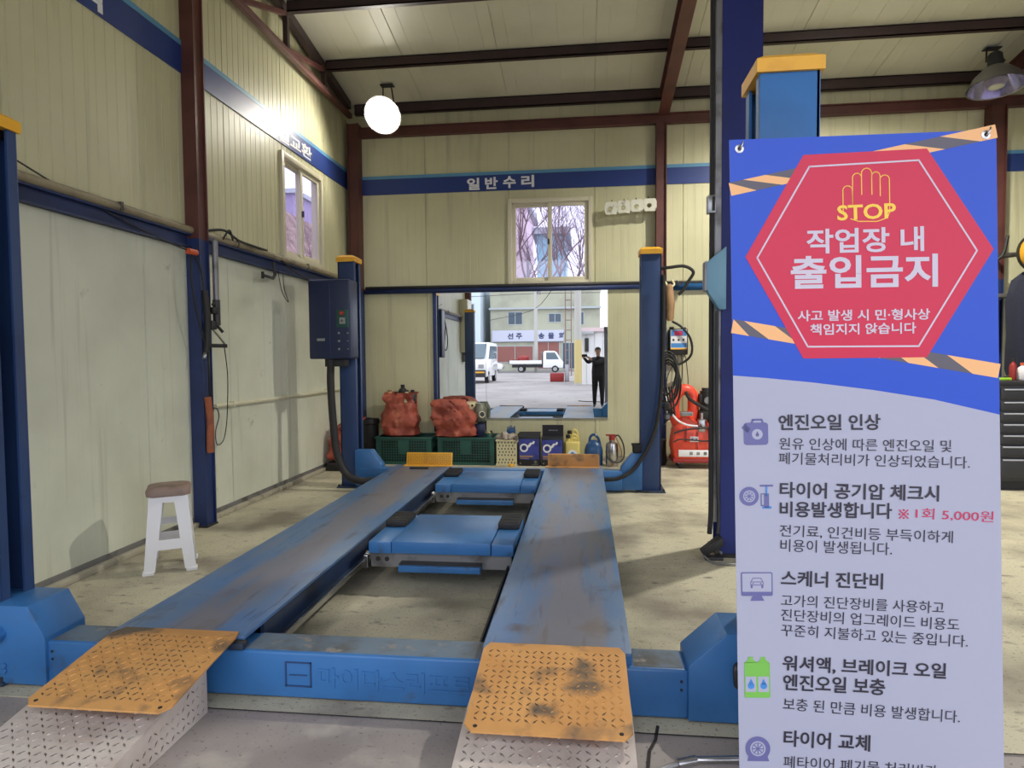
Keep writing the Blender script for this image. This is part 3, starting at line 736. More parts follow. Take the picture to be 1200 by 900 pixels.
# hazard tape: alternate slanted blocks, cut by the sheet's edges
def tape(p0, p1, w, cuts, slant, first):
    p0, p1 = Vector(p0), Vector(p1); t = (p1-p0); L = t.length; t.normalize(); n = Vector((-t.y, t.x))
    xs = [c*L for c in cuts]
    for i, (a, c) in enumerate(zip(xs, xs[1:])):
        A = lambda s, k: p0+t*min(max(s+slant*k, 0), L)+n*(k*w/2)
        pts = [A(a, -1), A(c, -1), A(c, 1), A(a, 1)]
        poly([(q.x, q.y) for q in pts], .0006, M['borange'] if (i+first) % 2 == 0 else M['bgrey'])
tape((.0, .1265), (.66, .0035), .034, [-.15, .027, .125, .21, .37, .48, .61, .736, .867, 1.2], .047, 0)
tape((.0, .477), (.66, .606), .036, [-.15, .018, .092, .21, .35, .513, .617, .729, .855, 1.2], .035, 0)
hexp = [(.1852, .0455), (.4903, .0408), (.6497, .299), (.4835, .5677), (.1775, .5642), (.036, .3009)]
poly(hexp, .0012, M['bred'])
def stroke(pts, w, m, d=.0018, closed=False):
    P2 = [Vector(p) for p in pts]
    if closed: P2.append(P2[0])
    for a, c in zip(P2, P2[1:]):
        t = (c-a).normalized(); n = Vector((-t.y, t.x))*w/2; a2, c2 = a-t*w*.25, c+t*w*.25
        poly([tuple(a2-n), tuple(c2-n), tuple(c2+n), tuple(a2+n)], d, m)
def disc(u, v, r, m, d=.0018, n=28): poly([(u+r*math.cos(2*PI*k/n), v+r*math.sin(2*PI*k/n)) for k in range(n)], d, m)
stroke([(.1994, .076), (.4698, .0696), (.6089, .3015), (.4637, .539), (.1889, .5344), (.0655, .304)], .0042, M['btext'], closed=True)
def arcpts(u0, u1, v, h, n=8): return [((u0+u1)/2-(u1-u0)/2*math.cos(PI*k/n), v-h*math.sin(PI*k/n)) for k in range(n+1)]
hand = [(.2818, .196)]+arcpts(.2818, .3050, .139, .011)+[(.3055, .175)]+[(.3060, .112)]+arcpts(.3060, .3283, .108, .011)+arcpts(.3283, .3535, .098, .013)+arcpts(.3535, .3740, .106, .011)+arcpts(.3740, .3969, .114, .010)+[(.3969, .196), (.391, .212), (.365, .2205), (.320, .219), (.300, .212)]
stroke(hand, .0022, M['byellow'])
for u, v0, v1 in ((.3283, .104, .1514), (.3535, .10, .1523), (.3740, .11, .1567)): stroke([(u, v0), (u, v1)], .0022, M['byellow'])
TX = [
    ('STOP', 0.2669, 0.2158, 0.4123, 0.2138, 0.0388, 'byellow', 0.022),
    ('작업장 내', 0.1888, 0.2979, 0.4798, 0.2991, 0.0629, 'btext', 0.022),
    ('출입금지', 0.1485, 0.3868, 0.5125, 0.3899, 0.0841, 'btext', 0.026),
    ('사고 발생 시 민·형사상', 0.1642, 0.4691, 0.4920, 0.4726, 0.0285, 'btext', 0.020),
    ('책임지지 않습니다', 0.1953, 0.5052, 0.4576, 0.5068, 0.0285, 'btext', 0.020),
    ('엔진오일 인상', 0.1122, 0.7470, 0.3663, 0.7503, 0.0409, 'bblack', 0.022),
    ('원유 인상에 따른 엔진오일 및', 0.1127, 0.7963, 0.5402, 0.8091, 0.0307, 'bblack', 0.000),
    ('폐기물처리비가 인상되었습니다.', 0.1109, 0.8340, 0.5842, 0.8514, 0.0307, 'bblack', 0.000),
    ('타이어 공기압 체크시', 0.1121, 0.9199, 0.5081, 0.9339, 0.0410, 'bblack', 0.022),
    ('비용발생합니다', 0.1114, 0.9699, 0.3916, 0.9773, 0.0410, 'bblack', 0.022),
    ('1회 5,000원', 0.4500, 0.9780, 0.6402, 0.9894, 0.0292, 'bredtext', 0.0),
    ('전기료, 인건비등 부득이하게', 0.1106, 1.0212, 0.5404, 1.0412, 0.0321, 'bblack', 0.000),
    ('비용이 발생됩니다.', 0.1119, 1.0585, 0.3903, 1.0702, 0.0321, 'bblack', 0.000),
    ('스케너 진단비', 0.1118, 1.1478, 0.3669, 1.1574, 0.0411, 'bblack', 0.022),
    ('고가의 진단장비를 사용하고', 0.1110, 1.1998, 0.5168, 1.2199, 0.0309, 'bblack', 0.000),
    ('진단장비의 업그레이드 비용도', 0.1104, 1.2371, 0.5535, 1.2631, 0.0309, 'bblack', 0.000),
    ('꾸준히 지불하고 있는 중입니다.', 0.1098, 1.2764, 0.5737, 1.3056, 0.0309, 'bblack', 0.000),
    ('워셔액, 브레이크 오일', 0.1122, 1.3685, 0.5195, 1.3884, 0.0425, 'bblack', 0.022),
    ('엔진오일 보충', 0.1127, 1.4168, 0.3682, 1.4294, 0.0425, 'bblack', 0.022),
    ('보충 된 만큼 비용 발생합니다.', 0.1119, 1.4678, 0.5518, 1.4989, 0.0323, 'bblack', 0.000),
    ('타이어 교체', 0.1118, 1.5621, 0.3291, 1.5739, 0.0426, 'bblack', 0.022),
    ('폐타이어 폐기물 처리비가', 0.1109, 1.6183, 0.4949, 1.6391, 0.0323, 'bblack', 0.000)]
for body, u0, v0, u1, v1, h, m, bold in TX:
    text_on(b, body, lambda u, vup, d: PBn(u, -vup, .0024), M[m], h=h, width=math.hypot(u1-u0, v1-v0), bold=bold, origin=(u0, -v0), rot=-math.atan2(v1-v0, u1-u0))
stroke([(.410, .954), (.432, .976)], .0028, M['bredtext'], .0024); stroke([(.432, .954), (.410, .976)], .0028, M['bredtext'], .0024)
for u, v in ((.421, .955), (.421, .975), (.411, .965), (.431, .965)): disc(u, v, .0026, M['bredtext'], .0024, 12)
def rr(u0, v0, u1, v1, r, m, d=.0018):
    o = []
    for (cx, cy, a0) in ((u1-r, v1-r, 0), (u0+r, v1-r, 90), (u0+r, v0+r, 180), (u1-r, v0+r, 270)):
        for k in range(5): a = math.radians(a0+22.5*k); o.append((cx+r*math.cos(a), cy+r*math.sin(a)))
    poly(o, d, m)
# icons: oil can, tyre with pump, monitor with car, washer jugs, tyre
rr(.0245, .7264, .086, .7838, .008, M['bicon']); stroke([(.045, .727), (.048, .719), (.070, .719), (.073, .727)], .005, M['bicon'])
stroke([(.026, .736), (.036, .745)], .014, M['bicon']); disc(.0585, .7564, .0135, M['bwhite'], .0022); disc(.0585, .758, .0045, M['bicon'], .0026); poly([(.0545, .757), (.0625, .757), (.0585, .748)], .0026, M['bicon'])
def tyre(u, v, r):
    disc(u, v, r, M['bicon']); disc(u, v, r*.62, M['bwhite'], .0022); disc(u, v, r*.50, M['bicon'], .0024); disc(u, v, r*.44, M['bwhite'], .0026)
    for k in range(8):
        a = k*PI/4; stroke([(u, v), (u+r*.44*math.cos(a), v+r*.44*math.sin(a))], r*.09, M['bicon'], .0030)
    disc(u, v, r*.13, M['bicon'], .0032)
tyre(.0355, .9159, .0245)
stroke([(.064, .889), (.095, .889)], .005, M['bicon']); stroke([(.0795, .889), (.0795, .915)], .0045, M['bsky']); stroke([(.0795, .912), (.0795, .943)], .012, M['bicon']); stroke([(.070, .945), (.090, .945)], .006, M['bsky'])
stroke([(.074, .91), (.066, .91), (.066, .94), (.072, .94)], .0025, M['bicon'])
rr(.0116, 1.112, .0913, 1.1734, .004, M['bicon']); rr(.0146, 1.115, .0883, 1.1625, .002, M['bwhite'], .0022); poly([(.041, 1.173), (.063, 1.173), (.070, 1.186), (.034, 1.186)], .0018, M['bicon'])
stroke([(.036, 1.145), (.036, 1.137), (.042, 1.127), (.061, 1.127), (.067, 1.137), (.067, 1.145)], .002, M['bicon'], .0026, True); stroke([(.038, 1.137), (.065, 1.137)], .002, M['bicon'], .0026)
for u in (.038, .065): stroke([(u, 1.145), (u, 1.152)], .005, M['bicon'], .0026)
disc(.042, 1.141, .0018, M['bicon'], .0028); disc(.061, 1.141, .0018, M['bicon'], .0028)
rr(.0165, 1.345, .081, 1.437, .003, M['bgreen'])
for u in (.033, .064): poly([(u-.017, 1.347), (u+.017, 1.347), (u+.006, 1.338), (u+.006, 1.331), (u-.006, 1.331), (u-.006, 1.338)], .0018, M['bgreen'])
for u in (.0325, .0645):
    rr(u-.0135, 1.382, u+.0135, 1.422, .0015, M['bwhite'], .0022); disc(u, 1.406, .0085, M['bsky'], .0026); poly([(u-.0075, 1.403), (u+.0075, 1.403), (u, 1.387)], .0026, M['bsky'])
tyre(.0474, 1.5692, .0315); poly([(.020, 1.602), (.076, 1.602), (.070, 1.585), (.025, 1.585)], .0014, M['bicon'])
sheet = obj('printed_sheet', b, bn)
for k, (u, v) in enumerate(((.025, .024), (.634, .012), (.02, HB-.02), (.64, HB-.02))):
    g = MB(); n = 16; c = PBn(u, v, .001)
    ring = [PBn(u+.011*math.cos(2*PI*i/n), v+.011*math.sin(2*PI*i/n), .002) for i in range(n)]+[PBn(u+.0055*math.cos(2*PI*i/n), v+.0055*math.sin(2*PI*i/n), .0035) for i in range(n)]
    g.faces(ring, [(i, (i+1) % n, (i+1) % n+n, i+n) for i in range(n)], M['steel'])
    g.faces([PBn(u+.0056*math.cos(2*PI*i/n), v+.0056*math.sin(2*PI*i/n), .0028) for i in range(n)], [tuple(range(n))], M['black'])
    obj('grommet', g, bn)
    h = MB(); s = 1 if v < 1 else -1
    h.tube([PBn(u, v, -.02), PBn(u, v+.002*s, .006), PBn(u+.004, v-.006*s, .012), PBn(u+.008, v-.016*s, .010)], .0028, M['steel'], n=8)
    obj('hook', h, bn)
# the stand behind the sheet: crossed rods and feet
hub = PBn(.33, .95, -.12)
for (u, v) in ((.025, .024), (.634, .012), (.02, HB-.02), (.64, HB-.02)):
    h = MB(); h.tube([hub, PBn(u, v, -.018)], .005, M['black'], n=8, smoothpath=False); obj('stand_rod', h, bn)
h = MB(); h.ball(hub, .022, M['black']); h.tube([hub, (hub.x, hub.y+.16, .01)], .006, M['black'], n=8, smoothpath=False); obj('stand_hub', h, bn)
for u in (.02, .64):
    p = PBn(u, HB-.02, -.018); h = MB(); h.tube([p, (p.x, p.y-.01, .008)], .005, M['black'], n=8, smoothpath=False); h.cyl((p.x, p.y-.01, 0), (p.x, p.y-.01, .012), .012, M['black'], n=10); obj('stand_foot', h, bn)

# ------------------------------------------------------------------ lamps
def high_bay(name, c, d, dia, mount, lit, label, watts=None, cat='lamp'):
    t = thing(name, mount, label, cat)
    c = Vector(c); d = Vector(d).normalized(); mount = Vector(mount)
    rot = d.to_track_quat('-Z', 'Y').to_matrix().to_4x4(); R = dia/2
    prof = [(R*1.04, -.01), (R, .0), (R*.97, .03), (R*.80, .12), (R*.50, .21), (R*.30, .245)]
    b = MB(); b.lathe(prof[1:], c, M['refl'], T=rot, n=32); b.lathe([(r+.006, z+.004) for r, z in prof], c, M['reflout'], T=rot, n=32)
    f = bmesh.ops.delete(b.bm, geom=[f for f in b.bm.faces if len(f.verts) > 4 and (f.calc_center_median()-c).dot(rot.to_3x3() @ Vector((0, 0, 1))) < .1], context='FACES')
    rf = obj('reflector', b, t)
    b = MB(); up = rot.to_3x3() @ Vector((0, 0, 1)); p = c+up*.245
    b.cyl(p-up*.01, p+up*.16, R*.30, M['dark'], r1=R*.26, n=20); b.cyl(p+up*.16, p+up*.18, R*.2, M['dark'], n=20); obj('ballast', b, t)
    b = MB(); side = up.cross(Vector((0, 0, 1))).normalized() if abs(up.z) < .98 else Vector((1, 0, 0))
    q = p+up*.08
    b.tube([q+side*R*.36, mount+side*.06+Vector((0, 0, -.04)), mount+side*.06], .010, M['dark'], n=8, smoothpath=False); b.tube([q-side*R*.36, mount-side*.06+Vector((0, 0, -.04)), mount-side*.06], .010, M['dark'], n=8, smoothpath=False)
    b.box(mount.x-.09, mount.x+.09, mount.y-.05, mount.y+.05, mount.z-.012, mount.z, M['dark']); obj('bracket', b, t)
    b = MB(); bc = c+up*.10; m = M['bulb'] if lit else M['bulb_off']
    b.lathe([(.001, -.13), (R*.30, -.10), (R*.42, -.03), (R*.36, .05), (R*.16, .12), (R*.14, .14)], bc, m, T=rot, n=20); obj('bulb', b, t)
    b = MB(); b.lathe([(R*.02, -.006), (R*.98, -.004), (R*.98, .004)], c, M['lens'] if lit else M['glass'], T=rot, n=32); obj('glass_cover', b, t)
    if lit:
        l = bpy.data.lights.new('lamp_light', 'SPOT'); l.energy = watts; l.color = (1, .95, .83); l.spot_size = math.radians(158 if c.x < 0 else 146); l.spot_blend = .25 if c.x < 0 else .5; l.shadow_soft_size = .09
        o = bpy.data.objects.new('lamp_light', l); C.objects.link(o); o.parent = t
        lc = c-up*.03
        o.matrix_local = Matrix.Translation(lc-Vector(mount)) @ rot
    return t
M['lens'] = glass_mat('lamp_lens', (255, 255, 255), .04)
nn = M['lens'].node_tree; em = nn.nodes.new('ShaderNodeEmission'); em.inputs['Strength'].default_value = 5; em.inputs['Color'].default_value = S(255, 248, 232)
mx = nn.nodes.new('ShaderNodeAddShader'); out = nn.nodes['Material Output']; src = out.inputs['Surface'].links[0].from_socket
nn.links.new(src, mx.inputs[0]); nn.links.new(em.outputs[0], mx.inputs[1]); nn.links.new(mx.outputs[0], out.inputs['Surface'])
high_bay('high_bay_lamp', (-2.66, 8.40, 4.72), (-.02, -.80, -.60), .46, (-2.67, 8.66, roof_z(8.66)-.02), True, 'lit round lamp glowing under the roof in the back left corner', LAMP_W)
high_bay('high_bay_lamp', (4.94, 8.45, 4.69), (-.02, -.12, -1), .58, (4.98, 8.62, roof_z(8.62)-.02), False, 'unlit dish lamp hanging under the roof at the upper right')
high_bay('high_bay_lamp', (3.2, 6.55, 5.33), (0, .1, -1), .5, (3.2, 6.55, roof_z(6.55)-.02), True, 'lit lamp just above the top edge of the photo over the right bay', 900)

# ------------------------------------------------------------------ back wall: mirrors, remnant
def mirror(x0, x1, z0, z1, label):
    t = thing('wall_mirror', ((x0+x1)/2, YB, z0), label, 'mirror')
    b = MB(); b.box(x0, x1, YB-.014, YB-.008, z0, z1, M['mirror']); obj('mirror_glass', b, t)
    b = MB(); b.box(x0, x1, YB-.0079, YB-.001, z0, z1, M['grey']); b.box(x0-.004, x1+.004, YB-.018, YB-.001, z0-.012, z0, M['alu']); b.box(x0-.004, x1+.004, YB-.018, YB-.001, z1, z1+.008, M['alu'])
    obj('backing_board', b, t)
    return t
mirror(-1.42, .328, .605, 2.425, 'large mirror on the back wall reflecting the street and the photographer')
tm = mirror(-2.15, -1.424, .42, 2.425, 'narrower left mirror panel on the back wall reflecting the left wall and a blue post')
b = MB(); b.box(-2.20, -2.15, YB-.03, YB-.001, .40, 2.43, M['navy'], bev=.003); o = obj('side_frame', b, tm); o['label'] = 'navy side strip'
sr = thing('sign_remnant', (.64, 9.05, 3.45), 'torn white strip with four holes, left over beside the back wall column', 'sign remnant')
b = MB(); x = .285
random.seed(3)
for k in range(4):
    w = .176; cx = x+w/2; cz = 3.535+.010*k; n = 14; hr = .032
    # square plate with a round hole: ring of quads
    outer = []; inner = []
    for i in range(n):
        a = 2*PI*i/n; ca, sa = math.cos(a), math.sin(a); m_ = max(abs(ca), abs(sa)); j = random.uniform(.92, 1.06)
        outer.append((cx+ca/m_*w*.51*(j if abs(ca) < .5 else 1), cz+sa/m_*.085*j)); inner.append((cx-.01+ca*hr, cz-.012+sa*hr))
    vs = [(u, 9.02, z) for u, z in outer+inner]+[(u, 9.06, z) for u, z in outer+inner]
    fs = []
    for i in range(n):
        j = (i+1) % n
        fs += [(i, j, n+j, n+i), (2*n+i, 3*n+i, 3*n+j, 2*n+j), (i, 2*n+i, 2*n+j, j), (n+i, n+j, 3*n+j, 3*n+i)]
    _, fc = b.faces(vs, fs, M['concrete'], smooth=False); bmesh.ops.recalc_face_normals(b.bm, faces=fc)
    x += w
obj('strip', b, sr)
for k in range(4):
    b = MB(); b.tube([(.38+k*.165, YB-.001, 3.60), (.38+k*.165, 9.04, 3.61+.01*k), (.385+k*.165, 9.03, 3.645+.01*k)], .006, M['dark'], n=6)
    obj('wire_tie', b, sr)

# ------------------------------------------------------------------ ledge and everything standing on it
ZL = .268
before = set(SC.objects)
def crate(loc, label):
    t = thing('plastic_crate', loc, label, 'crate', 'green crates by the back wall')
    w, d, h = .66, .42, .32; m = M['green']
    b = MB()
    b.box(-w/2+.02, w/2-.02, .02, d-.02, .0, .012, m)
    for (axis, L, pos) in (('x', w, 0), ('x', w, d), ('y', d, -w/2), ('y', d, w/2)):
        def bar(u0, u1, z0, z1, th=.010, q=0):
            if axis == 'x': b.box(u0-w/2, u1-w/2, pos+(q if pos == 0 else -th-q), pos+(th+q if pos == 0 else -q), z0, z1, m)
            else: b.box(pos+(q if pos < 0 else -th-q), pos+(th+q if pos < 0 else -q), u0, u1, z0, z1, m)
        bar(0, L, .0, .035); bar(0, L, h-.045, h-.012); bar(0, .03, 0, h-.02); bar(L-.03, L, 0, h-.02)
        nb = int((L-.06)/.030)
        for k in range(1, nb): u = .03+(L-.06)*k/nb; bar(u-.004, u+.004, .03, h-.04, .007, .001)
        for k in range(1, 8): z = .035+(h-.08)*k/8; bar(.02, L-.02, z-.004, z+.004, .007, .0015)
        if axis == 'x':
            bar(L*.40, L*.60, .12, h-.03, .009); bar(.012, .05, 0, h, .014, -.004); bar(L-.05, L-.012, 0, h, .014, -.004)
    body = obj('basket_body', b, t, local=True)
    b = MB()
    for (x0, x1, y0, y1) in ((-w/2-.012, w/2+.012, -.012, .012), (-w/2-.012, w/2+.012, d-.012, d+.012), (-w/2-.012, -w/2+.012, .012, d-.012), (w/2-.012, w/2+.012, .012, d-.012)):
        b.box(x0, x1, y0, y1, h-.02, h, m, bev=.004)
    obj('rim', b, t, local=True)
    return t
c1 = crate((-2.095, 7.21, ZL), 'left green plastic crate behind the lift under an upright red brown sack')
dup(c1, (-1.36, 7.21, ZL), 0, 'right green plastic crate behind the lift under the slumped red brown sack')
def sack(name, prof, sx, sy, base, lean, seed, label, fold):
    b = MB(); n = 56
    def fn(p, j, a):
        q = Vector((p.x*sx, p.y*sy, p.z))
        ca, sa = math.cos(a), math.sin(a); e = 1/max(abs(ca), abs(sa))**.55
        q.x *= e; q.y *= e
        k = noise.noise(Vector((ca*1.6+seed, sa*1.6, p.z*7)))*.035+noise.noise(Vector((ca*4+seed, sa*4, p.z*16)))*.016
        f = fold*math.sin(p.z*34+3*noise.noise(Vector((ca*1.2, sa*1.2, seed))))*.012
        cr_ = (abs(noise.noise(Vector((ca*2.2+seed, sa*2.2, p.z*9+ca*2))))-.2)*.034*fold+(abs(noise.noise(Vector((ca*5+seed, sa*5, p.z*18-sa*3))))-.2)*.014
        q.x += ca*(k+f+cr_); q.y += sa*(k+f+cr_)
        s = p.z/.5; q.x += lean[0]*s*s; q.y += lean[1]*s
        return q
    P = []
    for (r0, z0), (r1, z1) in zip(prof, prof[1:]):
        for k in range(7): P.append((r0+(r1-r0)*k/5, z0+(z1-z0)*k/5))
    P.append(prof[-1])
    b.lathe(P, base, M['sack'], n=n, fn=fn)
    b.bm.faces.ensure_lookup_table()
    return tag(obj(name, b, sharp=50), label, 'sack')
sack('woven_sack', [(.10, 0), (.20, .03), (.225, .12), (.19, .30), (.165, .40), (.20, .47), (.205, .52), (.19, .525), (.165, .47), (.01, .44)], 1.0, .75, (-2.185, 7.42, ZL+.30), (.005, .02), 1.3, 'upright red brown sack full of empty bottles on the left green crate', 1)
sack('woven_sack', [(.10, 0), (.215, .03), (.24, .13), (.25, .22), (.235, .31), (.215, .37), (.17, .43), (.10, .45), (.01, .44)], .98, .75, (-1.50, 7.385, ZL+.30), (-.12, .0), 8.1, 'slumped red brown sack leaning left on the right green crate', 1.6)
# support of the sacks: crates are filled with folded rags
for k, x in enumerate((-2.095, -1.36)):
    b = MB(); b.box(x-.31, x+.31, 7.235, 7.60, ZL+.013, ZL+.285, M['black'], bev=.04); 
    tag(obj('packed_waste', b), ('dark waste filling the left green crate under the upright sack', 'dark waste filling the right green crate under the slumped sack')[k], 'waste')
def bottle(name, c, r, h, m, capm, label, lean=(0, 0), group=None):
    t = thing(name, c, label, 'bottle', group)
    T = Matrix.Rotation(lean[0], 4, 'X') @ Matrix.Rotation(lean[1], 4, 'Y')
    b = MB(); b.lathe([(r*.9, 0), (r, .01), (r, h*.62), (r*.85, h*.72), (r*.4, h*.82), (r*.4, h*.88)], (0, 0, 0), M[m], T=T, n=16); obj('bottle_body', b, t, local=True)
    b = MB(); b.lathe([(r*.5, h*.87), (r*.5, h), (r*.4, h*1.01)], (0, 0, 0), M[capm], T=T, n=14); obj('cap', b, t, local=True)
    return t
bz = ZL+.30+.42
bottle('empty_bottle', (-2.30, 7.38, bz-.02), .05, .16, 'cream_pl', 'tan', 'cream bottle poking out of the upright sack at its left')
bottle('empty_bottle', (-2.21, 7.36, bz-.03), .045, .15, 'dark', 'black', 'dark bottle poking out of the upright sack, second from its left')
bottle('empty_bottle', (-2.16, 7.44, bz+.01), .05, .19, 'black', 'black', 'black bottle standing tallest out of the upright sack')
bottle('empty_bottle', (-2.09, 7.36, bz-.01), .045, .15, 'cream_pl', 'dark', 'cream bottle with a dark cap poking out of the upright sack')
bottle('empty_bottle', (-2.03, 7.40, bz-.02), .045, .16, 'dark', 'black', 'dark bottle poking out of the upright sack at its right')
b = MB(); b.box(-1.47, -1.31, 7.585, 7.625, ZL+.30, ZL+.30+.40, M['cream_pl'], bev=.008); b.cyl((-1.345, 7.584, ZL+.66), (-1.345, 7.580, ZL+.66), .014, M['black'], n=12)
tag(obj('carton', b), 'pale carton standing in the right crate behind the slumped sack', 'carton')
gc = thing('oil_canister', (-1.235, 7.51, ZL+.285), 'navy oil canister in the right crate with the grey can on top', 'canister')
b = MB(); b.box(-1.30, -1.18, 7.46, 7.56, ZL+.285, .72, M['navybox'], bev=.015); obj('canister_body', b, gc)
b = MB(); b.cyl((-1.24, 7.51, .718), (-1.24, 7.51, .735), .03, M['black'], n=16); obj('cap', b, gc)
g2 = thing('grey_can', (-1.24, 7.51, .735), 'grey green can with a side opening on top of the navy canister before the mirror', 'can')
b = MB(); b.lathe([(.055, 0), (.075, .02), (.080, .10), (.078, .16), (.055, .20), (.05, .225)], (-1.24, 7.51, .735), M['greycan'], n=20); obj('can_body', b, g2)
b = MB(); b.cyl((-1.215, 7.45, .83), (-1.20, 7.425, .835), .034, M['frame_w'], r1=.040, n=16); b.cyl((-1.2045, 7.432, .8345), (-1.1995, 7.422, .8355), .03, M['dark'], n=16); obj('spout', b, g2)
for k, (x, y, m, cp, lb) in enumerate(((-1.10, 7.30, 'green', 'ply', 'small green bottle with a pale yellow cap at the right end of the right crate'), (-1.095, 7.42, 'black', 'black', 'small black bottle at the right end of the right crate'))):
    bottle('oil_bottle', (x, y, ZL+.286), .032, .09, m, cp, lb)
# white perforated basket with rags and a blue wiper head
wb_ = thing('perforated_basket', (-.885, 7.3, ZL), 'cream perforated basket filled with rags beside the green crate', 'basket')
b = MB(); w, h = .245, .295
hx = []
x0, x1, y0, y1 = -1.008, -.763, 7.195, 7.42
b.box(x0+.006, x1-.006, y0+.008, y1-.006, ZL, ZL+h-.01, M['cream_pl']); obj('basket_body', b, wb_)
b = MB(); b.box(x0-.004, x1+.004, y0-.004, y1+.004, ZL+h-.015, ZL+h, M['cream_pl'], bev=.004)
obj('rim', b, wb_)
b = MB(); b.box(x0-.002, x1+.002, y0-.002, y1+.002, ZL, ZL+.02, M['cream_pl'], bev=.003)
obj('foot_rim', b, wb_)
b = MB()
for i in range(6):
    for j in range(7):
        z = ZL+.035+j*.036+(.015 if j > 1 else 0); xx = x0+.03+i*.037+(.012 if j % 2 else 0)
        if xx < x1-.02: b.box(xx-.006, xx+.006, y0+.0055, y0+.009, z-.009, z+.009, M['dark'])
o = obj('slot', b, wb_); o['kind'] = 'stuff'
b = MB()
random.seed(11)
for k in range(16):
    x, y = random.uniform(x0+.03, x1-.03), random.uniform(y0+.03, y1-.04); a = random.uniform(0, PI)
    b.tube([(x-.05*math.cos(a), y-.04*math.sin(a), ZL+h+random.uniform(-.01, .02)), (x, y, ZL+h+random.uniform(.02, .07)), (x+.05*math.cos(a), y+.04*math.sin(a), ZL+h+random.uniform(-.01, .02))], random.uniform(.016, .028), M['rag'], n=8)
b.tube([(x1-.03, y0-.005, ZL+h+.03), (x1+.005, y0-.01, ZL+h+.0), (x1-.01, y0-.015, ZL+h-.03)], .012, M['rag'], n=6)
o = obj('rags', b); o['kind'] = 'stuff'; o['label'] = 'heap of oily rags in the cream basket'; o['category'] = 'rags'
b = MB(); b.box(-.90, -.80, 7.33, 7.39, ZL+h+.05, ZL+h+.11, M['jug'], bev=.012)
for k in range(5): b.cyl((-.888+k*.019, 7.36, ZL+h+.10), (-.89+k*.02, 7.36, ZL+h+.135+.02*((k*7) % 3)/2), .010, M['jug'], r1=.006, n=8)
tag(obj('brush_head', b), 'blue brush head lying on the rags in the cream basket', 'brush')
b = MB(); b.lathe([(.03, 0), (.034, .01), (.028, .022), (.01, .026)], (-.83, 7.178, ZL), M['yellow'], n=16); tag(obj('bottle_cap', b), 'small yellow cap lying on the floor before the cream basket', 'cap')
# blue printed boxes
def blue_box(x0, x1, h, label, flap):
    t = thing('printed_box', ((x0+x1)/2, 7.3, ZL), label, 'box', 'blue printed boxes by the back wall')
    y0, y1 = 7.20, 7.40; b = MB(); b.box(x0, x1, y0, y1, ZL, ZL+h, M['boxblack'], bev=.002)
    w = x1-x0; yy = y0-.0012
    def F(pts, m, d=0): b.faces([(x0+u*w, yy-d, ZL+v*h) for u, v in pts], [tuple(range(len(pts)))], m, smooth=False)
    F([(.04, .22), (.97, .22), (.97, .92), (.04, .92)], M['boxblue'])
    n = 20
    for (r0, r1, cu, cv, m) in ((.20, .12, .27, .62, M['white']),):
        vs = [(x0+(cu+r*math.cos(2*PI*i/n))*w, yy-.0008, ZL+cv*h+r*w*math.sin(2*PI*i/n)) for r in (r0, r1) for i in range(n)]
        b.faces(vs, [(i, (i+1) % n, (i+1) % n+n, i+n) for i in range(n)], m, smooth=False)
    F([(.40, .60), (.55, .66), (.62, .74), (.74, .76), (.78, .84), (.70, .86), (.66, .80), (.56, .80), (.47, .72), (.38, .68)], M['white'], .001)
    for (u0, u1, v0, v1) in ((.08, .68, .30, .36), (.08, .50, .245, .27)): F([(u0, v0), (u1, v0), (u1, v1), (u0, v1)], M['gold'], .001)
    for (u, v, r) in ((.10, .09, .035), (.80, .14, .07)):
        F([(u+r*math.cos(2*PI*i/n), v+r*.8*math.sin(2*PI*i/n)) for i in range(n)], M['grey'], .001)
    F([(.62, .045), (.92, .045), (.92, .065), (.62, .065)], M['grey'], .001)
    obj('carton_body', b, t)
    b = MB()
    if flap:
        b.box(x0, x1, y1-.004, y1, ZL+h, ZL+h+.125, M['boxblack'])
        for k in range(5): b.box(x0+.075+k*.022, x0+.090+k*.022, y1-.0055, y1-.004, ZL+h+.055, ZL+h+.068, M['grey'])
    else:
        b.faces([(x0, y0, ZL+h), (x1, y0, ZL+h), (x1+.004, y1, ZL+h+.035), (x0-.004, y1, ZL+h+.035)], [(0, 1, 2, 3)], M['boxblack'], smooth=False); b.box(x0-.006, x0, y0, y1, ZL+h-.004, ZL+h+.03, M['boxblack'])
    obj('lid_flap', b, t)
blue_box(-.752, -.508, .335, 'blue and black printed box with its lid closed, beside the cream basket', False)
blue_box(-.490, -.245, .325, 'blue and black printed box with its black lid standing open', True)
# yellow cans
def can_y(x0, x1, y, h, label):
    t = thing('oil_jug', ((x0+x1)/2, y, ZL), label, 'jug', 'pale yellow oil jugs by the back wall'); w = x1-x0
    b = MB(); b.box(x0, x1, y-.07, y+.07, ZL, ZL+h*.78, M['ply'], bev=.02, seg=3); b.lathe([(.022, 0), (.022, .05)], (x0+.035, y, ZL+h*.77), M['ply'], n=12); obj('jug_body', b, t)
    b = MB(); b.lathe([(.026, .0), (.026, .035), (.02, .04)], (x0+.035, y, ZL+h*.77+.04), M['black'], n=14); obj('cap', b, t)
    b = MB(); b.tube([(x0+.06, y, ZL+h*.76), (x0+.08, y, ZL+h*.95), ((x0+x1)/2+.02, y, ZL+h), (x1-.025, y, ZL+h*.92), (x1-.02, y, ZL+h*.74)], .014, M['ply'], n=8); obj('handle', b, t)
    b = MB(); b.cyl((x0+w*.5, y-.0705, ZL+h*.36), (x0+w*.5, y-.0725, ZL+h*.36), w*.33, M['white'], n=20); b.cyl((x0+w*.5, y-.0726, ZL+h*.38), (x0+w*.5, y-.0732, ZL+h*.38), w*.13, M['bsky'], n=14); o = obj('label_sticker', b, t)
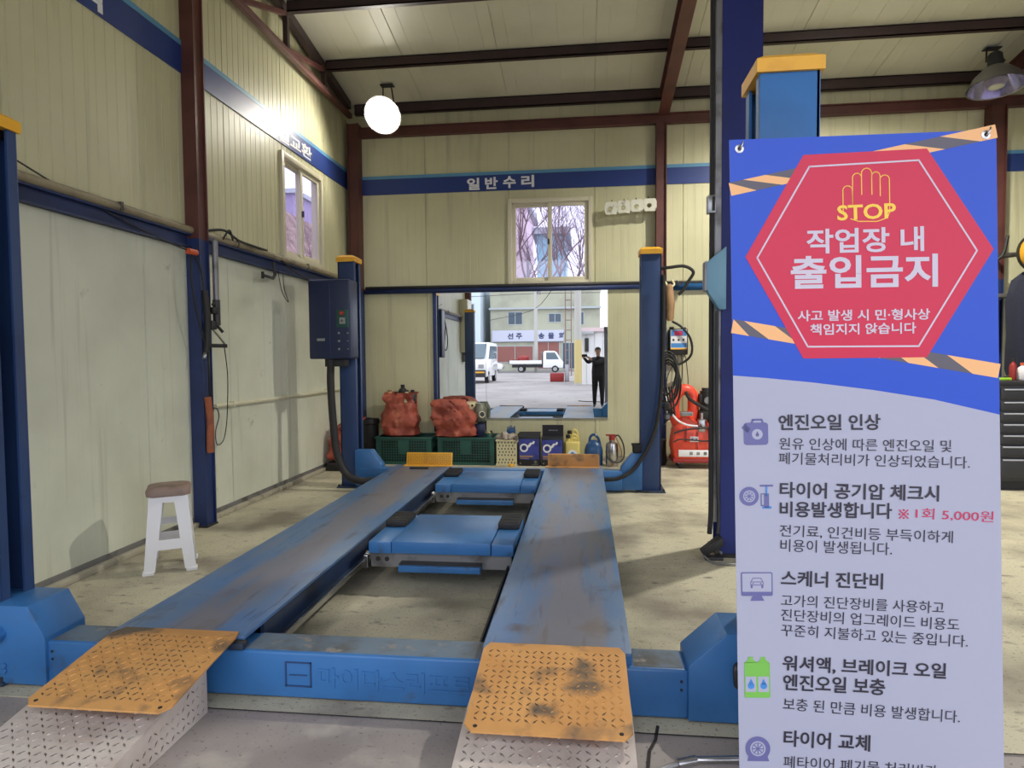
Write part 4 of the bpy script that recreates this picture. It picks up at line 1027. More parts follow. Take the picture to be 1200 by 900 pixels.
can_y(-.225, -.055, 7.36, .34, 'pale yellow oil jug with a round white sticker between open box and blue jug')
can_y(-.215, -.065, 7.58, .37, 'second pale yellow oil jug behind the one with the visible sticker')
jt = thing('blue_jug', (.10, 7.34, ZL), 'dark blue plastic jug with a top handle behind the right wheel stop', 'jug')
b = MB(); b.lathe([(.10, 0), (.105, .02), (.105, .17), (.09, .225), (.055, .27), (.03, .285)], (.10, 7.34, ZL), M['jug'], n=20, fn=lambda p, j, a: Vector((p.x/max(abs(math.cos(a)), abs(math.sin(a)))**.5, p.y/max(abs(math.cos(a)), abs(math.sin(a)))**.5*.8, p.z))); obj('jug_body', b, jt)
b = MB(); b.tube([(.05, 7.34, ZL+.24), (.065, 7.34, ZL+.32), (.11, 7.34, ZL+.345), (.155, 7.34, ZL+.30), (.18, 7.34, ZL+.20)], .015, M['jug'], n=10); obj('handle', b, jt)
sp = thing('pump_sprayer', (.305, 7.27, ZL), 'stainless pump sprayer with red top and hose at the right end of the row', 'sprayer')
b = MB(); b.lathe([(.066, 0), (.07, .008), (.07, .235), (.062, .262), (.03, .28), (.03, .30)], (.305, 7.27, ZL), M['steel'], n=24); obj('tank', b, sp)
b = MB(); b.cyl((.305, 7.27, ZL+.295), (.305, 7.27, ZL+.345), .034, M['dred'], n=16); b.box(.235, .345, 7.255, 7.285, ZL+.342, ZL+.360, M['dred'], bev=.005); obj('pump_head', b, sp)
b = MB(); b.tube([(.33, 7.27, ZL+.335), (.38, 7.26, ZL+.345), (.43, 7.25, ZL+.25), (.44, 7.25, ZL+.13), (.40, 7.22, ZL+.06), (.32, 7.19, ZL+.055), (.26, 7.185, ZL+.10), (.235, 7.20, ZL+.18)], .009, M['dark'], n=8); b.tube([(.34, 7.27, ZL+.34), (.36, 7.26, ZL+.30), (.41, 7.25, ZL+.18), (.415, 7.25, ZL+.10)], .008, M['tan'], n=8); obj('hose', b, sp)
b = MB(); b.cyl((.305, 7.198, ZL+.03), (.305, 7.195, ZL+.03), .02, M['tan'], n=12); obj('gauge', b, sp)

# the whole row stands on the floor along the back wall
row_a, row_b, row_k = Vector((-1.0, 7.165, ZL)), Vector((-1.2, 8.58, 0)), 1.2
for o in [o for o in SC.objects if o not in before and o.parent is None]:
    if o.type == 'EMPTY':
        o.location = row_b+(Vector(o.location)-row_a)*row_k; o.scale = (row_k,)*3
    else:
        for v in o.data.vertices: v.co = row_b+(v.co-row_a)*row_k

# red bag and black lid behind the rear left post
sack('waste_bag', [(.10, 0), (.19, .03), (.21, .15), (.19, .3), (.13, .42), (.16, .55), (.10, .58), (.01, .56)], .85, .8, (-3.24, 8.25, .11), (.10, .0), 4.4, 'dark red bag heaped on the floor behind the rear left lift post', 2)
b = MB(); b.box(-3.40, -3.0, 8.05, 8.45, 0, .11, M['black'], bev=.02); tag(obj('oil_pan', b), 'low black oil pan on the floor under the dark red bag', 'pan')
rb = thing('black_drum', (-3.09, 8.93, 0), 'black drum with an open rim left of the left green crate', 'drum')
b = MB(); b.lathe([(.11, 0), (.115, .02), (.12, .53), (.135, .55), (.135, .61), (.12, .61), (.112, .52), (.112, .42), (.001, .42)], (-3.09, 8.93, 0), M['black'], n=24); obj('drum_body', b, rb)
b = MB(); b.tube([(-3.22, 8.93, .57), (-3.16, 8.81, .63), (-3.02, 8.81, .63), (-2.96, 8.93, .57)], .010, M['dark'], n=8); obj('handle', b, rb)

# ------------------------------------------------------------------ control box on the rear left post
ct = thing('control_box', (-2.78, 6.9, 1.5), 'navy electric control box on the rear left lift post', 'control box')
x0, x1, y0, y1, z0, z1 = -3.03, -2.555, 6.78, 7.04, 1.485, 2.36
b = MB(); b.box(x0, x1, y0, y1, z0, z1, M['navybox'], bev=.02, seg=3); b.box(x0+.24, x0+.25, y0-.002, y0+.01, z0+.03, z1-.03, M['navy']); obj('housing', b, ct)
b = MB(); b.box(x1-.15, x1-.015, y0-.008, y0+.002, z0+.345, z0+.54, M['green'], bev=.004); p = obj('switch_plate', b, ct)
b = MB(); b.cyl((x1-.085, y0-.008, z0+.50), (x1-.085, y0-.035, z0+.50), .024, M['dred'], n=18); b.cyl((x1-.085, y0-.035, z0+.50), (x1-.085, y0-.039, z0+.50), .013, M['orange'], n=14); o = obj('push_button', b, p); o['label'] = 'red lit push button'
b = MB(); b.box(x1-.115, x1-.05, y0-.012, y0-.007, z0+.385, z0+.455, M['alu']); b.box(x1-.095, x1-.07, y0-.03, y0-.01, z0+.40, z0+.44, M['black'], bev=.006, T=Matrix.Translation((x1-.0825, 0, z0+.42)) @ Matrix.Rotation(.6, 4, 'Y') @ Matrix.Translation((-(x1-.0825), 0, -(z0+.42)))); obj('selector_switch', b, p)
for k in range(3):
    b = MB(); z = z0+.285-.088*k
    b.cyl((x1-.125, y0-.001, z), (x1-.125, y0-.014, z), .012, M['alu'], n=12); b.box(x1-.035, x1-.02, y0-.003, y0, z-.004, z+.004, M['alu']); obj('indicator', b, ct)
b = MB(); b.box(x0+.095, x0+.185, y0-.003, y0, z0+.20, z0+.228, M['alu']); obj('name_plate', b, ct)
b = MB(); b.cyl((-2.83, 6.90, 1.40), (-2.83, 6.90, 1.49), .065, M['black'], n=20); b.box(-2.88, -2.65, 6.86, 7.0, 1.40, 1.487, M['black'], bev=.01); obj('hose_collar', b, ct)
b = MB(); b.box(-2.79, -2.60, 7.035, 7.049, 1.6, 2.25, M['dark']); obj('mounting_plate', b, ct)

# ------------------------------------------------------------------ left column fittings
XW = XL+.125
ar = thing('air_line_drop', (XW+.02, 5.42, 1.75), 'grey pipe dropping from the wall rail with black valves, by the left column', 'air line')
b = MB(); b.cyl((XW+.03, 5.46, 2.56), (XW+.03, 5.46, 2.02), .026, M['grey'], n=12); b.cyl((XW+.03, 5.46, 2.56), (XW-.06, 5.46, 2.60), .024, M['grey'], n=12); obj('drop_pipe', b, ar)
b = MB(); b.cyl((XW+.03, 5.46, 2.03), (XW+.03, 5.46, 1.80), .032, M['dark'], n=12); b.box(XW, XW+.06, 5.37, 5.45, 1.90, 1.96, M['black'], bev=.01); b.box(XW-.01, XW+.05, 5.35, 5.44, 1.76, 1.84, M['black'], bev=.012); b.cyl((XW+.03, 5.46, 1.80), (XW+.06, 5.50, 1.74), .014, M['black'], n=8); b.cyl((XW+.03, 5.40, 1.98), (XW+.03, 5.47, 2.05), .012, M['dark'], n=8); obj('valve', b, ar)
b = MB(); b.tube([(XW+.02, 5.30, 2.10), (XW+.03, 5.31, 1.9), (XW+.03, 5.30, 1.65), (XW+.02, 5.29, 1.55)], .026, M['black'], n=10); o = obj('grip_hose', b, ar)
b = MB(); b.cyl((XW+.02, 5.285, 1.56), (XW+.03, 5.25, 1.50), .014, M['alu'], n=10); obj('nozzle', b, ar)
cb_ = thing('cable_loop', (XW+.02, 5.14, 2.4), 'black cable looped from an orange connector at the left column', 'cable')
b = MB(); b.tube([(XL+.06, 5.55, 2.58), (XW-.03, 5.30, 2.50), (XW+.01, 5.16, 2.415), (XL+.05, 4.75, 2.49), (XL+.03, 4.25, 2.58), (XL+.06, 3.9, 2.62), (XL+.07, 3.3, 2.76)], .006, M['dark'], n=6)
b.tube([(XW+.02, 5.13, 2.40), (XW+.02, 5.11, 2.2), (XW+.02, 5.16, 1.95), (XW+.02, 5.25, 1.70), (XW+.02, 5.29, 1.62)], .008, M['black'], n=6)
b.tube([(XW+.02, 5.15, 2.40), (XW+.02, 5.25, 2.28), (XW+.02, 5.29, 2.1), (XW+.02, 5.29, 1.9)], .008, M['black'], n=6)
obj('cable', b, cb_)
b = MB(); b.cyl((XW+.012, 5.09, 2.41), (XW+.022, 5.19, 2.41), .026, M['orange'], n=12); o = obj('connector', b, cb_); o['label'] = 'orange connector'
tb = thing('wall_bracket', (XW, 5.4, 1.62), 'black triangular bracket sticking out of the left column', 'bracket')
b = MB(); b.box(XW-.005, XW+.02, 5.34, 5.64, 1.60, 1.635, M['black'], bev=.004); b.tube([(XW+.01, 5.37, 1.80), (XW+.01, 5.62, 1.63)], .009, M['alu'], n=8, smoothpath=False); obj('arm', b, tb)
b = MB(); b.cyl((XW+.01, 5.35, 1.82), (XW+.01, 5.35, 1.10), .010, M['dark'], n=8); obj('rod', b, tb)
b = MB(); P0 = [(XW+.03, 5.30, 1.12), (XW+.03, 5.30, .70)]
b.tube([(XW+.03, 5.285, 1.16), (XW+.03, 5.29, 1.12), (XW+.03, 5.31, .95), (XW+.03, 5.30, .72), (XW+.03, 5.305, .67)], .03, M['orangewood'], n=12, radii=None)
hh = tag(obj('hanging_grip', b), 'worn orange grip handle hanging at the left column', 'handle')
b = MB(); b.tube([(XW+.01, 5.60, 1.62), (XW+.0, 5.66, 1.35), (XL+.08, 5.72, 1.05), (XL+.05, 5.74, .85), (XL+.05, 5.68, .72), (XL+.05, 5.58, .70), (XL+.05, 5.56, .82), (XL+.05, 5.62, .95), (XL+.06, 5.58, 1.03), (XW+.03, 5.36, 1.06)], .005, M['black'], n=6)
tag(obj('thin_cable', b), 'thin black cable hanging from the triangular bracket to the orange grip', 'cable')
wc = thing('pipe_clamp', (XL+.06, 6.6, 2.4), 'dark angled clamp hanging under the wall rail near the left window', 'clamp')
b = MB(); b.tube([(XL+.06, 6.75, 2.56), (XL+.06, 6.77, 2.42), (XL+.07, 6.70, 2.375), (XL+.10, 6.42, 2.375)], .018, M['dark'], n=8, smoothpath=False); b.cyl((XL+.10, 6.42, 2.34), (XL+.10, 6.42, 2.41), .016, M['black'], n=10); obj('clamp_arm', b, wc)
b = MB(); b.tube([(XL+.07, 6.9, 2.60), (XL+.08, 7.3, 2.50), (XL+.08, 7.9, 2.46), (XL+.09, 8.4, 2.55)], .010, M['black'], n=6); b.tube([(XL+.05, 6.85, 2.5), (XL+.05, 6.95, 2.25), (XL+.05, 7.1, 2.15), (XL+.05, 7.0, 2.3), (XL+.05, 6.98, 2.5)], .005, M['black'], n=6)
tag(obj('loose_cable', b), 'black cables sagging along the wall rail under the left window', 'cable')
b = MB(); b.tube([(XL+.05, 5.50, 2.66), (XL+.08, 5.75, 2.71), (XL+.08, 6.0, 2.66), (XL+.09, 6.3, 2.65), (XL+.06, 6.6, 2.66)], .012, M['black'], n=6); b.tube([(XL+.08, 5.72, 2.62), (XL+.10, 5.80, 2.72), (XL+.09, 5.88, 2.64)], .010, M['dark'], n=6)
tag(obj('loose_cable', b), 'black cables bunched on the wall pipe above the left column', 'cable')
# left wall things only the mirror shows
ep = thing('electrical_panel', (XL+.1, .35, 1.5), 'tall pale electrical panel on the left wall by the entrance, seen in the mirror', 'electrical panel')
b = MB(); b.box(XL+.001, XL+.22, .10, .75, 1.62, 3.1, M['frame_w'], bev=.006); obj('cabinet', b, ep)
b = MB(); b.box(XL+.02, XL+.17, .20, .50, 1.35, 1.619, M['grey'], bev=.006); obj('meter_box', b, ep)
b = MB(); b.tube([(XL+.03, 2.9, 2.45), (XL+.05, 2.75, 2.2), (XL+.05, 2.6, 1.85), (XL+.05, 2.85, 1.65), (XL+.05, 3.15, 1.9), (XL+.05, 3.05, 2.25), (XL+.05, 2.85, 2.3), (XL+.05, 2.95, 1.9), (XL+.05, 3.2, 1.6)], .012, M['black'], n=8)
tag(obj('hanging_cable', b), 'black cable loop hanging on the left wall, seen only in the mirror', 'cable')

# ------------------------------------------------------------------ right of the lift: inflator, sheath, cables
b = MB(); b.tube([(1.02, 9.00, 2.68), (1.15, 8.95, 2.69), (1.35, 8.93, 2.70), (1.47, 8.93, 2.62), (1.41, 8.95, 2.50), (1.34, 8.96, 2.38), (1.28, 8.97, 2.32)], .022, M['black'], n=10); b.tube([(1.26, 9.0, 2.52), (1.28, 9.0, 2.46), (1.33, 9.02, 2.47)], .010, M['dark'], n=6)
tag(obj('air_hose', b), 'short black air hose arching out from behind the rear right lift post', 'hose')
b = MB(); b.lathe([(.035, 0), (.05, .03), (.055, .25), (.05, .46), (.03, .50)], (1.165, 8.96, 1.965), M['tan'], n=14, fn=lambda p, j, a: Vector((p.x+.012*math.sin(p.z*9), p.y, p.z))); b.tube([(1.10, 8.97, 2.5), (1.15, 8.94, 2.42), (1.22, 8.96, 2.46), (1.19, 8.97, 2.52)], .014, M['cream_pl'], n=8)
tag(obj('leather_sheath', b), 'tan leather sheath hanging on the wall beside the rear right lift post', 'sheath')
iv = thing('tyre_inflator', (1.3, 9.06, 1.5), 'small tyre inflator with a red display on the wall right of the lift', 'inflator')
b = MB(); b.box(1.17, 1.42, 9.04, 9.198, 1.50, 1.86, M['black'], bev=.015); b.box(1.175, 1.235, 9.06, 9.12, 1.86, 1.89, M['black'], bev=.01); b.box(1.33, 1.40, 9.06, 9.12, 1.86, 1.88, M['black'], bev=.01); obj('housing', b, iv)
b = MB(); b.box(1.185, 1.405, 9.036, 9.042, 1.575, 1.845, M['white'])
for (x0, x1, z0, z1, m) in ((1.19, 1.40, 1.76, 1.84, 'bsky'), (1.235, 1.345, 1.765, 1.828, 'bredtext'), (1.19, 1.40, 1.60, 1.66, 'bsky'), (1.185, 1.405, 1.575, 1.592, 'yellow'), (1.21, 1.235, 1.69, 1.72, 'dark'), (1.28, 1.305, 1.69, 1.72, 'dark'), (1.345, 1.37, 1.69, 1.72, 'dark')):
    b.box(x0, x1, 9.0335-(.002 if m == 'bredtext' else 0), 9.0362, z0, z1, M[m])
o = obj('face_panel', b, iv); o['label'] = 'white and blue face with red display'
b = MB(); b.tube([(1.20, 9.0, 1.96), (1.32, 8.97, 1.88), (1.44, 8.97, 1.72), (1.46, 8.98, 1.52), (1.36, 9.0, 1.40), (1.20, 9.0, 1.36), (1.05, 9.0, 1.42)], .016, M['black'], n=8); b.tube([(1.43, 8.98, 1.62), (1.49, 8.98, 1.62)], .008, M['steel'], n=6); obj('hose', b, iv)
b = MB()
for k in range(4): b.tube([(1.23+k*.05, 9.06, 1.50), (1.22+k*.06, 9.03, 1.38), (1.14+k*.09, 9.0, 1.2-.05*k), (1.12+.05*k, 9.0, 1.02)], .006, M['dark'], n=6)
obj('lead', b, iv)
b = MB()
random.seed(5)
for k in range(5):
    cx, cz, rx, rz = .905+.012*k, 1.28-.03*k, .115+.012*(k % 3), .23+.03*((k*2) % 3); y = 7.30+.035*k
    pts = [(cx+rx*math.sin(2*PI*i/12)+.01*math.sin(i+k), y+.01*math.cos(i*2+k), cz+rz*math.cos(2*PI*i/12)) for i in range(13)]
    b.tube(pts, .012, M['black'], n=8)
b.tube([(.80, 7.285, 1.53), (.92, 7.36, 1.54)], .012, M['steel'], n=8)
tag(obj('hose_coil', b), 'black hoses coiled on a hook at the rear right lift post', 'hose coil')
b = MB()
for k in range(4): b.tube([(.86+.03*k, 7.15, 1.15), (.90+.03*k, 7.2, .95-.03*k), (.93+.02*k, 7.22, .85), (.88+.03*k, 7.2, .72+.05*k)], .010, M['dark'], n=6)
b.box(.865, .93, 7.14, 7.2, .90, .98, M['black'], bev=.012); b.box(.88, .94, 7.16, 7.21, .78, .85, M['grey'], bev=.01)
tag(obj('air_gun', b), 'bundle of dark air gun fittings hanging below the coiled hoses', 'air gun')
# red fluid drain machine
rm = thing('fluid_changer', (1.52, 8.75, 0), 'red plastic fluid changing machine on the floor by the back wall', 'machine')
y0, y1 = 8.52, 8.90
def rp(poly_, a, c, m='red', bev=.02):
    b = MB(); b.prism(poly_, 'y', a, c, M[m], bev=bev); return b
b = rp([(1.18, .10), (1.95, .10), (1.98, .30), (1.94, .55), (1.86, .72), (1.72, .66), (1.62, .60), (1.50, .60), (1.40, .66), (1.28, .72), (1.18, .55), (1.14, .30)], y0, y1, bev=.04)
for s in (-1, 1):
    cx = 1.56
    pts = [(cx+s*x, (y0+y1)/2, z) for x, z in ((.33, .58), (.375, .75), (.36, .92), (.29, 1.02), (.20, 1.03), (.13, .96), (.12, .80), (.14, .60))]
    b.tube(pts, .075, M['red'], n=14)
    b.box(cx+s*.25-.035, cx+s*.25+.035, y0-.012, y0+.02, .34, .58, M['dred'], bev=.02); b.box(cx+s*.10-.02, cx+s*.10+.02, y0-.010, y0+.02, .14, .50, M['dred'], bev=.012)
obj('tank_body', b, rm)
b = MB(); b.box(1.15, 1.97, y0-.01, y1+.01, .08, .14, M['dred'], bev=.02); obj('base', b, rm)
b = MB(); b.box(1.22, 1.90, y0-.018, y0+.0, .165, .255, M['white'], bev=.004)
for k in range(5): b.box(1.36+k*.09, 1.40+k*.09, y0-.0195, y0-.0175, .19, .23, M['grey'])
o = obj('sticker', b, rm); o['label'] = 'white sticker strip'
for k, x in enumerate((1.42, 1.80)):
    b = MB(); b.box(x-.055, x+.055, y0-.022, y0, .36, .43, M['white'], bev=.006)
    for q in (-.025, .025): b.cyl((x+q, y0-.022, .395), (x+q, y0-.026, .395), .012, M['black'], n=10)
    obj('gauge_plate', b, rm)
b = MB(); b.cyl((1.60, 8.66, .72), (1.60, 8.66, 1.02), .085, M['black'], n=20); b.cyl((1.60, 8.66, 1.02), (1.60, 8.66, 1.06), .06, M['dark'], n=16); b.box(1.49, 1.71, 8.56, 8.78, .64, .76, M['black'], bev=.03); b.box(1.50, 1.54, 8.6, 8.7, .86, .98, M['black'], bev=.01); b.cyl((1.60, 8.575, .90), (1.60, 8.56, .90), .045, M['grey'], n=14); obj('pump', b, rm)
b = MB(); b.box(1.47, 1.57, 8.50, 8.60, .49, .66, M['alu'], bev=.02); b.cyl((1.50, 8.50, .58), (1.50, 8.46, .56), .02, M['steel'], n=10); b.cyl((1.52, 8.54, .66), (1.52, 8.54, .74), .025, M['steel'], n=10); b.box(1.24, 1.40, 8.48, 8.53, .70, .76, M['grey'], bev=.012); obj('valve_block', b, rm)
for pts, r, m in (([(1.02, 8.7, 1.15), (1.06, 8.6, .95), (1.14, 8.5, .72), (1.28, 8.47, .60), (1.46, 8.47, .57)], .014, 'white'),
                  ([(1.30, 8.46, 1.02), (1.36, 8.44, .92), (1.55, 8.42, .80), (1.80, 8.42, .68), (2.0, 8.5, .62)], .022, 'black'),
                  ([(1.15, 8.44, .48), (1.3, 8.44, .53), (1.6, 8.44, .55), (1.95, 8.46, .48)], .012, 'dark'),
                  ([(1.56, 8.50, .64), (1.62, 8.46, .45), (1.72, 8.46, .28), (1.80, 8.48, .2)], .010, 'dred'),
                  ([(1.72, 8.5, 1.0), (1.84, 8.47, .80), (1.80, 8.46, .58), (1.90, 8.48, .45)], .010, 'dark'),
                  ([(1.15, 8.47, .36), (1.25, 8.47, .40), (1.55, 8.47, .38), (1.9, 8.47, .40)], .010, 'dark')):
    b = MB(); b.tube(pts, r, M[m], n=8); obj('hose', b, rm)
for x in (1.25, 1.87):
    for y in (8.58, 8.84):
        b = MB(); b.cyl((x-.018, y, .04), (x+.018, y, .04), .04, M['black'], n=16); b.box(x-.025, x+.025, y-.025, y+.025, .06, .09, M['grey']); obj('caster', b, rm)
b = MB(); b.lathe([(.02, 0), (.14, .0), (.16, .05), (.14, .20), (.15, .34), (.10, .36), (.01, .33)], (.965, 8.9, 0), M['black'], n=20); tag(obj('rubber_bucket', b), 'black rubber bucket on the floor left of the red machine', 'bucket')

# guard, switch box and cables on the big blue column
gd = thing('column_guard', (.96, 4.86, 1.83), 'light blue angular steel guard on the left of the tall blue column', 'guard')
b = MB(); b.prism([(.878, 2.165), (1.02, 2.28), (1.02, 1.825), (.972, 1.825), (.878, 1.975)], 'y', 4.78, 4.86, M['ltblue'], bev=.006); obj('guard_plate', b, gd)
b = MB(); b.prism([(.868, 2.17), (.880, 2.18), (.880, 1.96), (.868, 1.965)], 'y', 4.775, 4.865, M['grey']); b.box(.99, 1.0, 4.79, 4.87, 1.9, 2.2, M['grey']); obj('guard_edge', b, gd)
b = MB(); b.box(.90, .956, 4.85, 4.92, 2.535, 2.665, M['alu'], bev=.006); b.box(.925, .955, 4.843, 4.852, 2.545, 2.655, M['black'], bev=.004); tag(obj('switch_box', b), 'small switch box high on the left side of the tall blue column', 'switch')
b = MB(); b.tube([(.934, 4.88, roof_z(4.87)-.4), (.934, 4.88, 3.0), (.934, 4.88, 2.3), (.934, 4.88, 1.6), (.934, 4.87, .9), (.934, 4.86, .35), (.925, 4.86, .16)], .018, M['black'], n=8); b.tube([(.968, 4.838, 1.82), (.968, 4.838, 1.2), (.975, 4.835, .7), (.985, 4.832, .3), (.975, 4.825, .17)], .012, M['dark'], n=8)
tag(obj('power_cable', b), 'black cables running down the left side of the tall blue column', 'cable')
fp = thing('foot_pedal', (.93, 4.83, 0), 'black foot pedal at the base of the tall blue column', 'pedal')
b = MB(); b.prism([(.845, .05), (.875, .018), (1.005, .10), (1.005, .15), (.985, .165)], 'y', 4.74, 4.845, M['black'], bev=.01); obj('pedal', b, fp)
b = MB(); b.box(.87, 1.0, 4.72, 4.80, 0, .022, M['dark'], bev=.004); b.tube([(.86, 4.74, .03), (.90, 4.66, .012), (.98, 4.62, .012), (1.12, 4.62, .012), (1.25, 4.66, .012)], .008, M['grey'], n=6); obj('base', b, fp)

# right edge: tool cabinet and things on it, behind the banner
tc_ = thing('tool_cabinet', (4.9, 7.7, 0), 'dark drawer tool cabinet at the right edge behind the banner', 'tool cabinet')
b = MB(); b.box(4.42, 5.50, 7.42, 8.0, .10, 1.16, M['dark'], bev=.01); b.box(4.40, 5.52, 7.40, 8.02, 1.14, 1.19, M['black'], bev=.01); b.box(4.45, 5.47, 7.46, 7.98, .0, .10, M['black']); obj('cabinet_body', b, tc_)
zz = [.13, .36, .50, .62, .74, .86, .98, 1.12]
for a, c in zip(zz, zz[1:]):
    d = MB(); d.box(4.45, 5.47, 7.395, 7.425, a+.008, c-.008, M['dark'], bev=.004); dd = obj('drawer', d, tc_)
    h = MB(); h.box(4.47, 5.45, 7.375, 7.397, c-.032, c-.014, M['alu'], bev=.004); obj('handle', h, dd)
uc = thing('hanging_coat', (5.1, 8.1, 1.19), 'dark navy hanging coats and bags above the tool cabinet at the right edge', 'coat')
b = MB(); b.lathe([(.22, 0), (.25, .1), (.24, .5), (.26, .9), (.20, 1.15), (.08, 1.25)], (5.27, 8.25, 1.20), mat('coat_navy', (34, 38, 56), .85, bump=(12, .4, .02)), n=24, fn=lambda p, j, a: Vector((p.x+.02*math.sin(a*6), p.y*.6, p.z))); obj('cloth_body', b, uc)
b = MB(); b.tube([(5.27, 8.25, 2.42), (5.27, 8.25, 2.5), (5.31, 8.25, 2.52)], .008, M['steel'], n=6); obj('hanger', b, uc)
sh = thing('pipe_shelf', (5.0, 8.9, 2.3), 'grey wall shelf rail with pale boxes at the right edge above the tool cabinet', 'shelf')
b = MB(); b.box(4.9, 6.0, 8.75, 9.02, 2.20, 2.225, M['grey']); b.box(4.9, 6.0, 8.74, 8.76, 2.19, 2.24, M['grey']); obj('shelf_board', b, sh)
for x in (5.1, 5.9):
    b = MB(); b.prism([(9.19, 2.2), (8.80, 2.2), (9.19, 1.9)], 'x', x-.01, x+.01, M['grey']); obj('bracket', b, sh)
b = MB(); b.box(5.06, 5.24, 8.80, 9.0, 1.86, 2.19, M['grey'], bev=.01); b.box(5.13, 5.22, 8.795, 8.80, 1.95, 2.05, M['white']); tag(obj('junction_box', b), 'grey junction box under the wall shelf at the right edge', 'junction box')
hr = thing('hose_reel', (5.35, 8.3, 2.55), 'yellow round hose reel at the right edge of the photo', 'hose reel')
b = MB(); b.cyl((5.27, 8.00, 2.66), (5.27, 8.14, 2.66), .215, M['yellow'], n=32); b.cyl((5.27, 7.985, 2.66), (5.27, 8.00, 2.66), .16, M['yellow'], n=28); b.cyl((5.27, 7.975, 2.66), (5.27, 7.986, 2.66), .06, M['dark'], n=20); obj('drum', b, hr)
b = MB(); b.cyl((5.27, 8.14, 2.66), (5.27, 8.17, 2.66), .235, M['black'], n=28); b.tube([(5.27, 8.16, 2.66), (5.27, 8.6, 2.70), (5.30, 9.01, 2.74)], .03, M['dark'], n=10); obj('bracket', b, hr)
b = MB(); b.tube([(4.68, 8.5, 2.36), (4.85, 8.45, 2.56), (5.02, 8.4, 2.66), (5.08, 8.4, 2.9)], .02, M['black'], n=8); b.tube([(4.7, 8.55, 1.95), (4.85, 8.55, 1.88), (5.05, 8.55, 1.86)], .02, M['black'], n=8); b.tube([(4.65, 8.55, 1.75), (4.82, 8.55, 1.55), (5.05, 8.55, 1.48)], .014, M['dark'], n=8); b.tube([(4.93, 8.6, 2.34), (5.05, 8.6, 2.15), (5.08, 8.6, 1.85)], .010, M['orange'], n=6)
tag(obj('air_hose', b), 'black and orange air hoses hanging beside the yellow reel at the right edge', 'hose')
bottle('spray_can', (4.685, 7.60, 1.19), .035, .24, 'dred', 'black', 'red spray can on the tool cabinet at the right edge')
bottle('white_bottle', (4.80, 7.62, 1.19), .055, .19, 'white', 'orange', 'white bottle on the tool cabinet right of the red can')
b = MB(); b.box(4.47, 4.62, 7.5, 7.6, 1.19, 1.22, mat('lime', (170, 220, 60), .5), bev=.01); b.cyl((4.5, 7.55, 1.21), (4.6, 7.53, 1.235), .012, M['black'], n=8); tag(obj('work_lamp', b), 'lime green work lamp lying on the tool cabinet behind the banner edge', 'work lamp')

# ------------------------------------------------------------------ photographer (behind the camera, in the mirror)
def skin_body(name, verts, edges, radii, parent, root, matfn, sub=2):
    me = bpy.data.meshes.new('t'); me.from_pydata([Vector(v) for v in verts], edges, []); o = bpy.data.objects.new('t', me); C.objects.link(o)
    md = o.modifiers.new('s', 'SKIN'); md.use_smooth_shade = True
    sv = me.skin_vertices[0].data
    for i, r in enumerate(radii):
        sv[i].radius = r if isinstance(r, tuple) else (r, r); sv[i].use_root = (i == root)
    o.modifiers.new('u', 'SUBSURF').levels = sub
    o.modifiers['u'].render_levels = sub
    dg = bpy.context.evaluated_depsgraph_get(); m2 = bpy.data.meshes.new_from_object(o.evaluated_get(dg))
    bpy.data.objects.remove(o)
    b = MB(); b.bm.from_mesh(m2); bpy.data.meshes.remove(m2)
    for f in b.bm.faces: f.material_index = b.mi(matfn(f.calc_center_median())); f.smooth = True
    return obj(name, b, parent, sharp=180)
pr = thing('person', (.40, -.42, 0), 'person in black jacket and dark trousers taking a photo, seen in the mirror', 'person')
V = []; E_ = []; Rd = []
def v_(p, r, frm=None):
    V.append(p); Rd.append(r)
    if frm is not None: E_.append((frm, len(V)-1))
    return len(V)-1
pel = v_((.40, -.42, .95), (.19, .15)); sp1 = v_((.40, -.42, 1.13), (.185, .14), pel); ch = v_((.40, -.42, 1.30), (.20, .145), sp1); nb = v_((.40, -.415, 1.43), .07, ch)
nk = v_((.395, -.395, 1.49), .052, nb); hd0 = v_((.39, -.375, 1.555), (.070, .082), nk); hd1 = v_((.388, -.375, 1.63), (.078, .096), hd0); hd2 = v_((.388, -.385, 1.69), (.066, .08), hd1)
for s, sh, el, wr, hand in ((-1, (.245, -.49, 1.385), (.10, -.27, 1.30), (-.035, -.095, 1.455), (-.062, -.035, 1.475)), (1, (.545, -.345, 1.385), (.35, -.17, 1.27), (.115, -.085, 1.445), (.068, -.035, 1.47))):
    a = v_(sh, .078, ch); e = v_(el, .058, a); w = v_(wr, .034, e); h = v_(hand, (.030, .018), w)
    for k in range(4):       # four fingers behind the phone, curling over its top edge
        fx = hand[0]-s*(.002+.014*k)
        f1 = v_((fx, -.024, 1.488+.006*k), .0085, h); f2 = v_((fx-s*.004, -.022, 1.510+.006*k), .008, f1); v_((fx-s*.010, -.016, 1.530+.003*k), .0065, f2)
    t1 = v_((hand[0]-s*.012, -.028, 1.462), .010, h); v_((hand[0]-s*.030, -.024, 1.470), .008, t1)
for s in (-1, 1):
    hp = v_((.40+s*.09, -.42+s*.03, .87), .118, pel); kn = v_((.40+s*.105, -.40+s*.04, .49), .080, hp); an = v_((.40+s*.11, -.43+s*.05, .095), .054, kn); he = v_((.40+s*.11, -.44+s*.05, .04), .040, an); v_((.40+s*.13, -.25+s*.05, .034), .034, he)
def pm(c):
    if c.z < .085: return M['shoe']
    if c.z < .90: return M['trouser']
    if c.z > 1.475 and c.y < -.2: return M['skin']
    if c.y > -.085: return M['skin']
    return M['cloth']
skin_body('body', V, E_, Rd, pr, 0, pm)
b = MB()
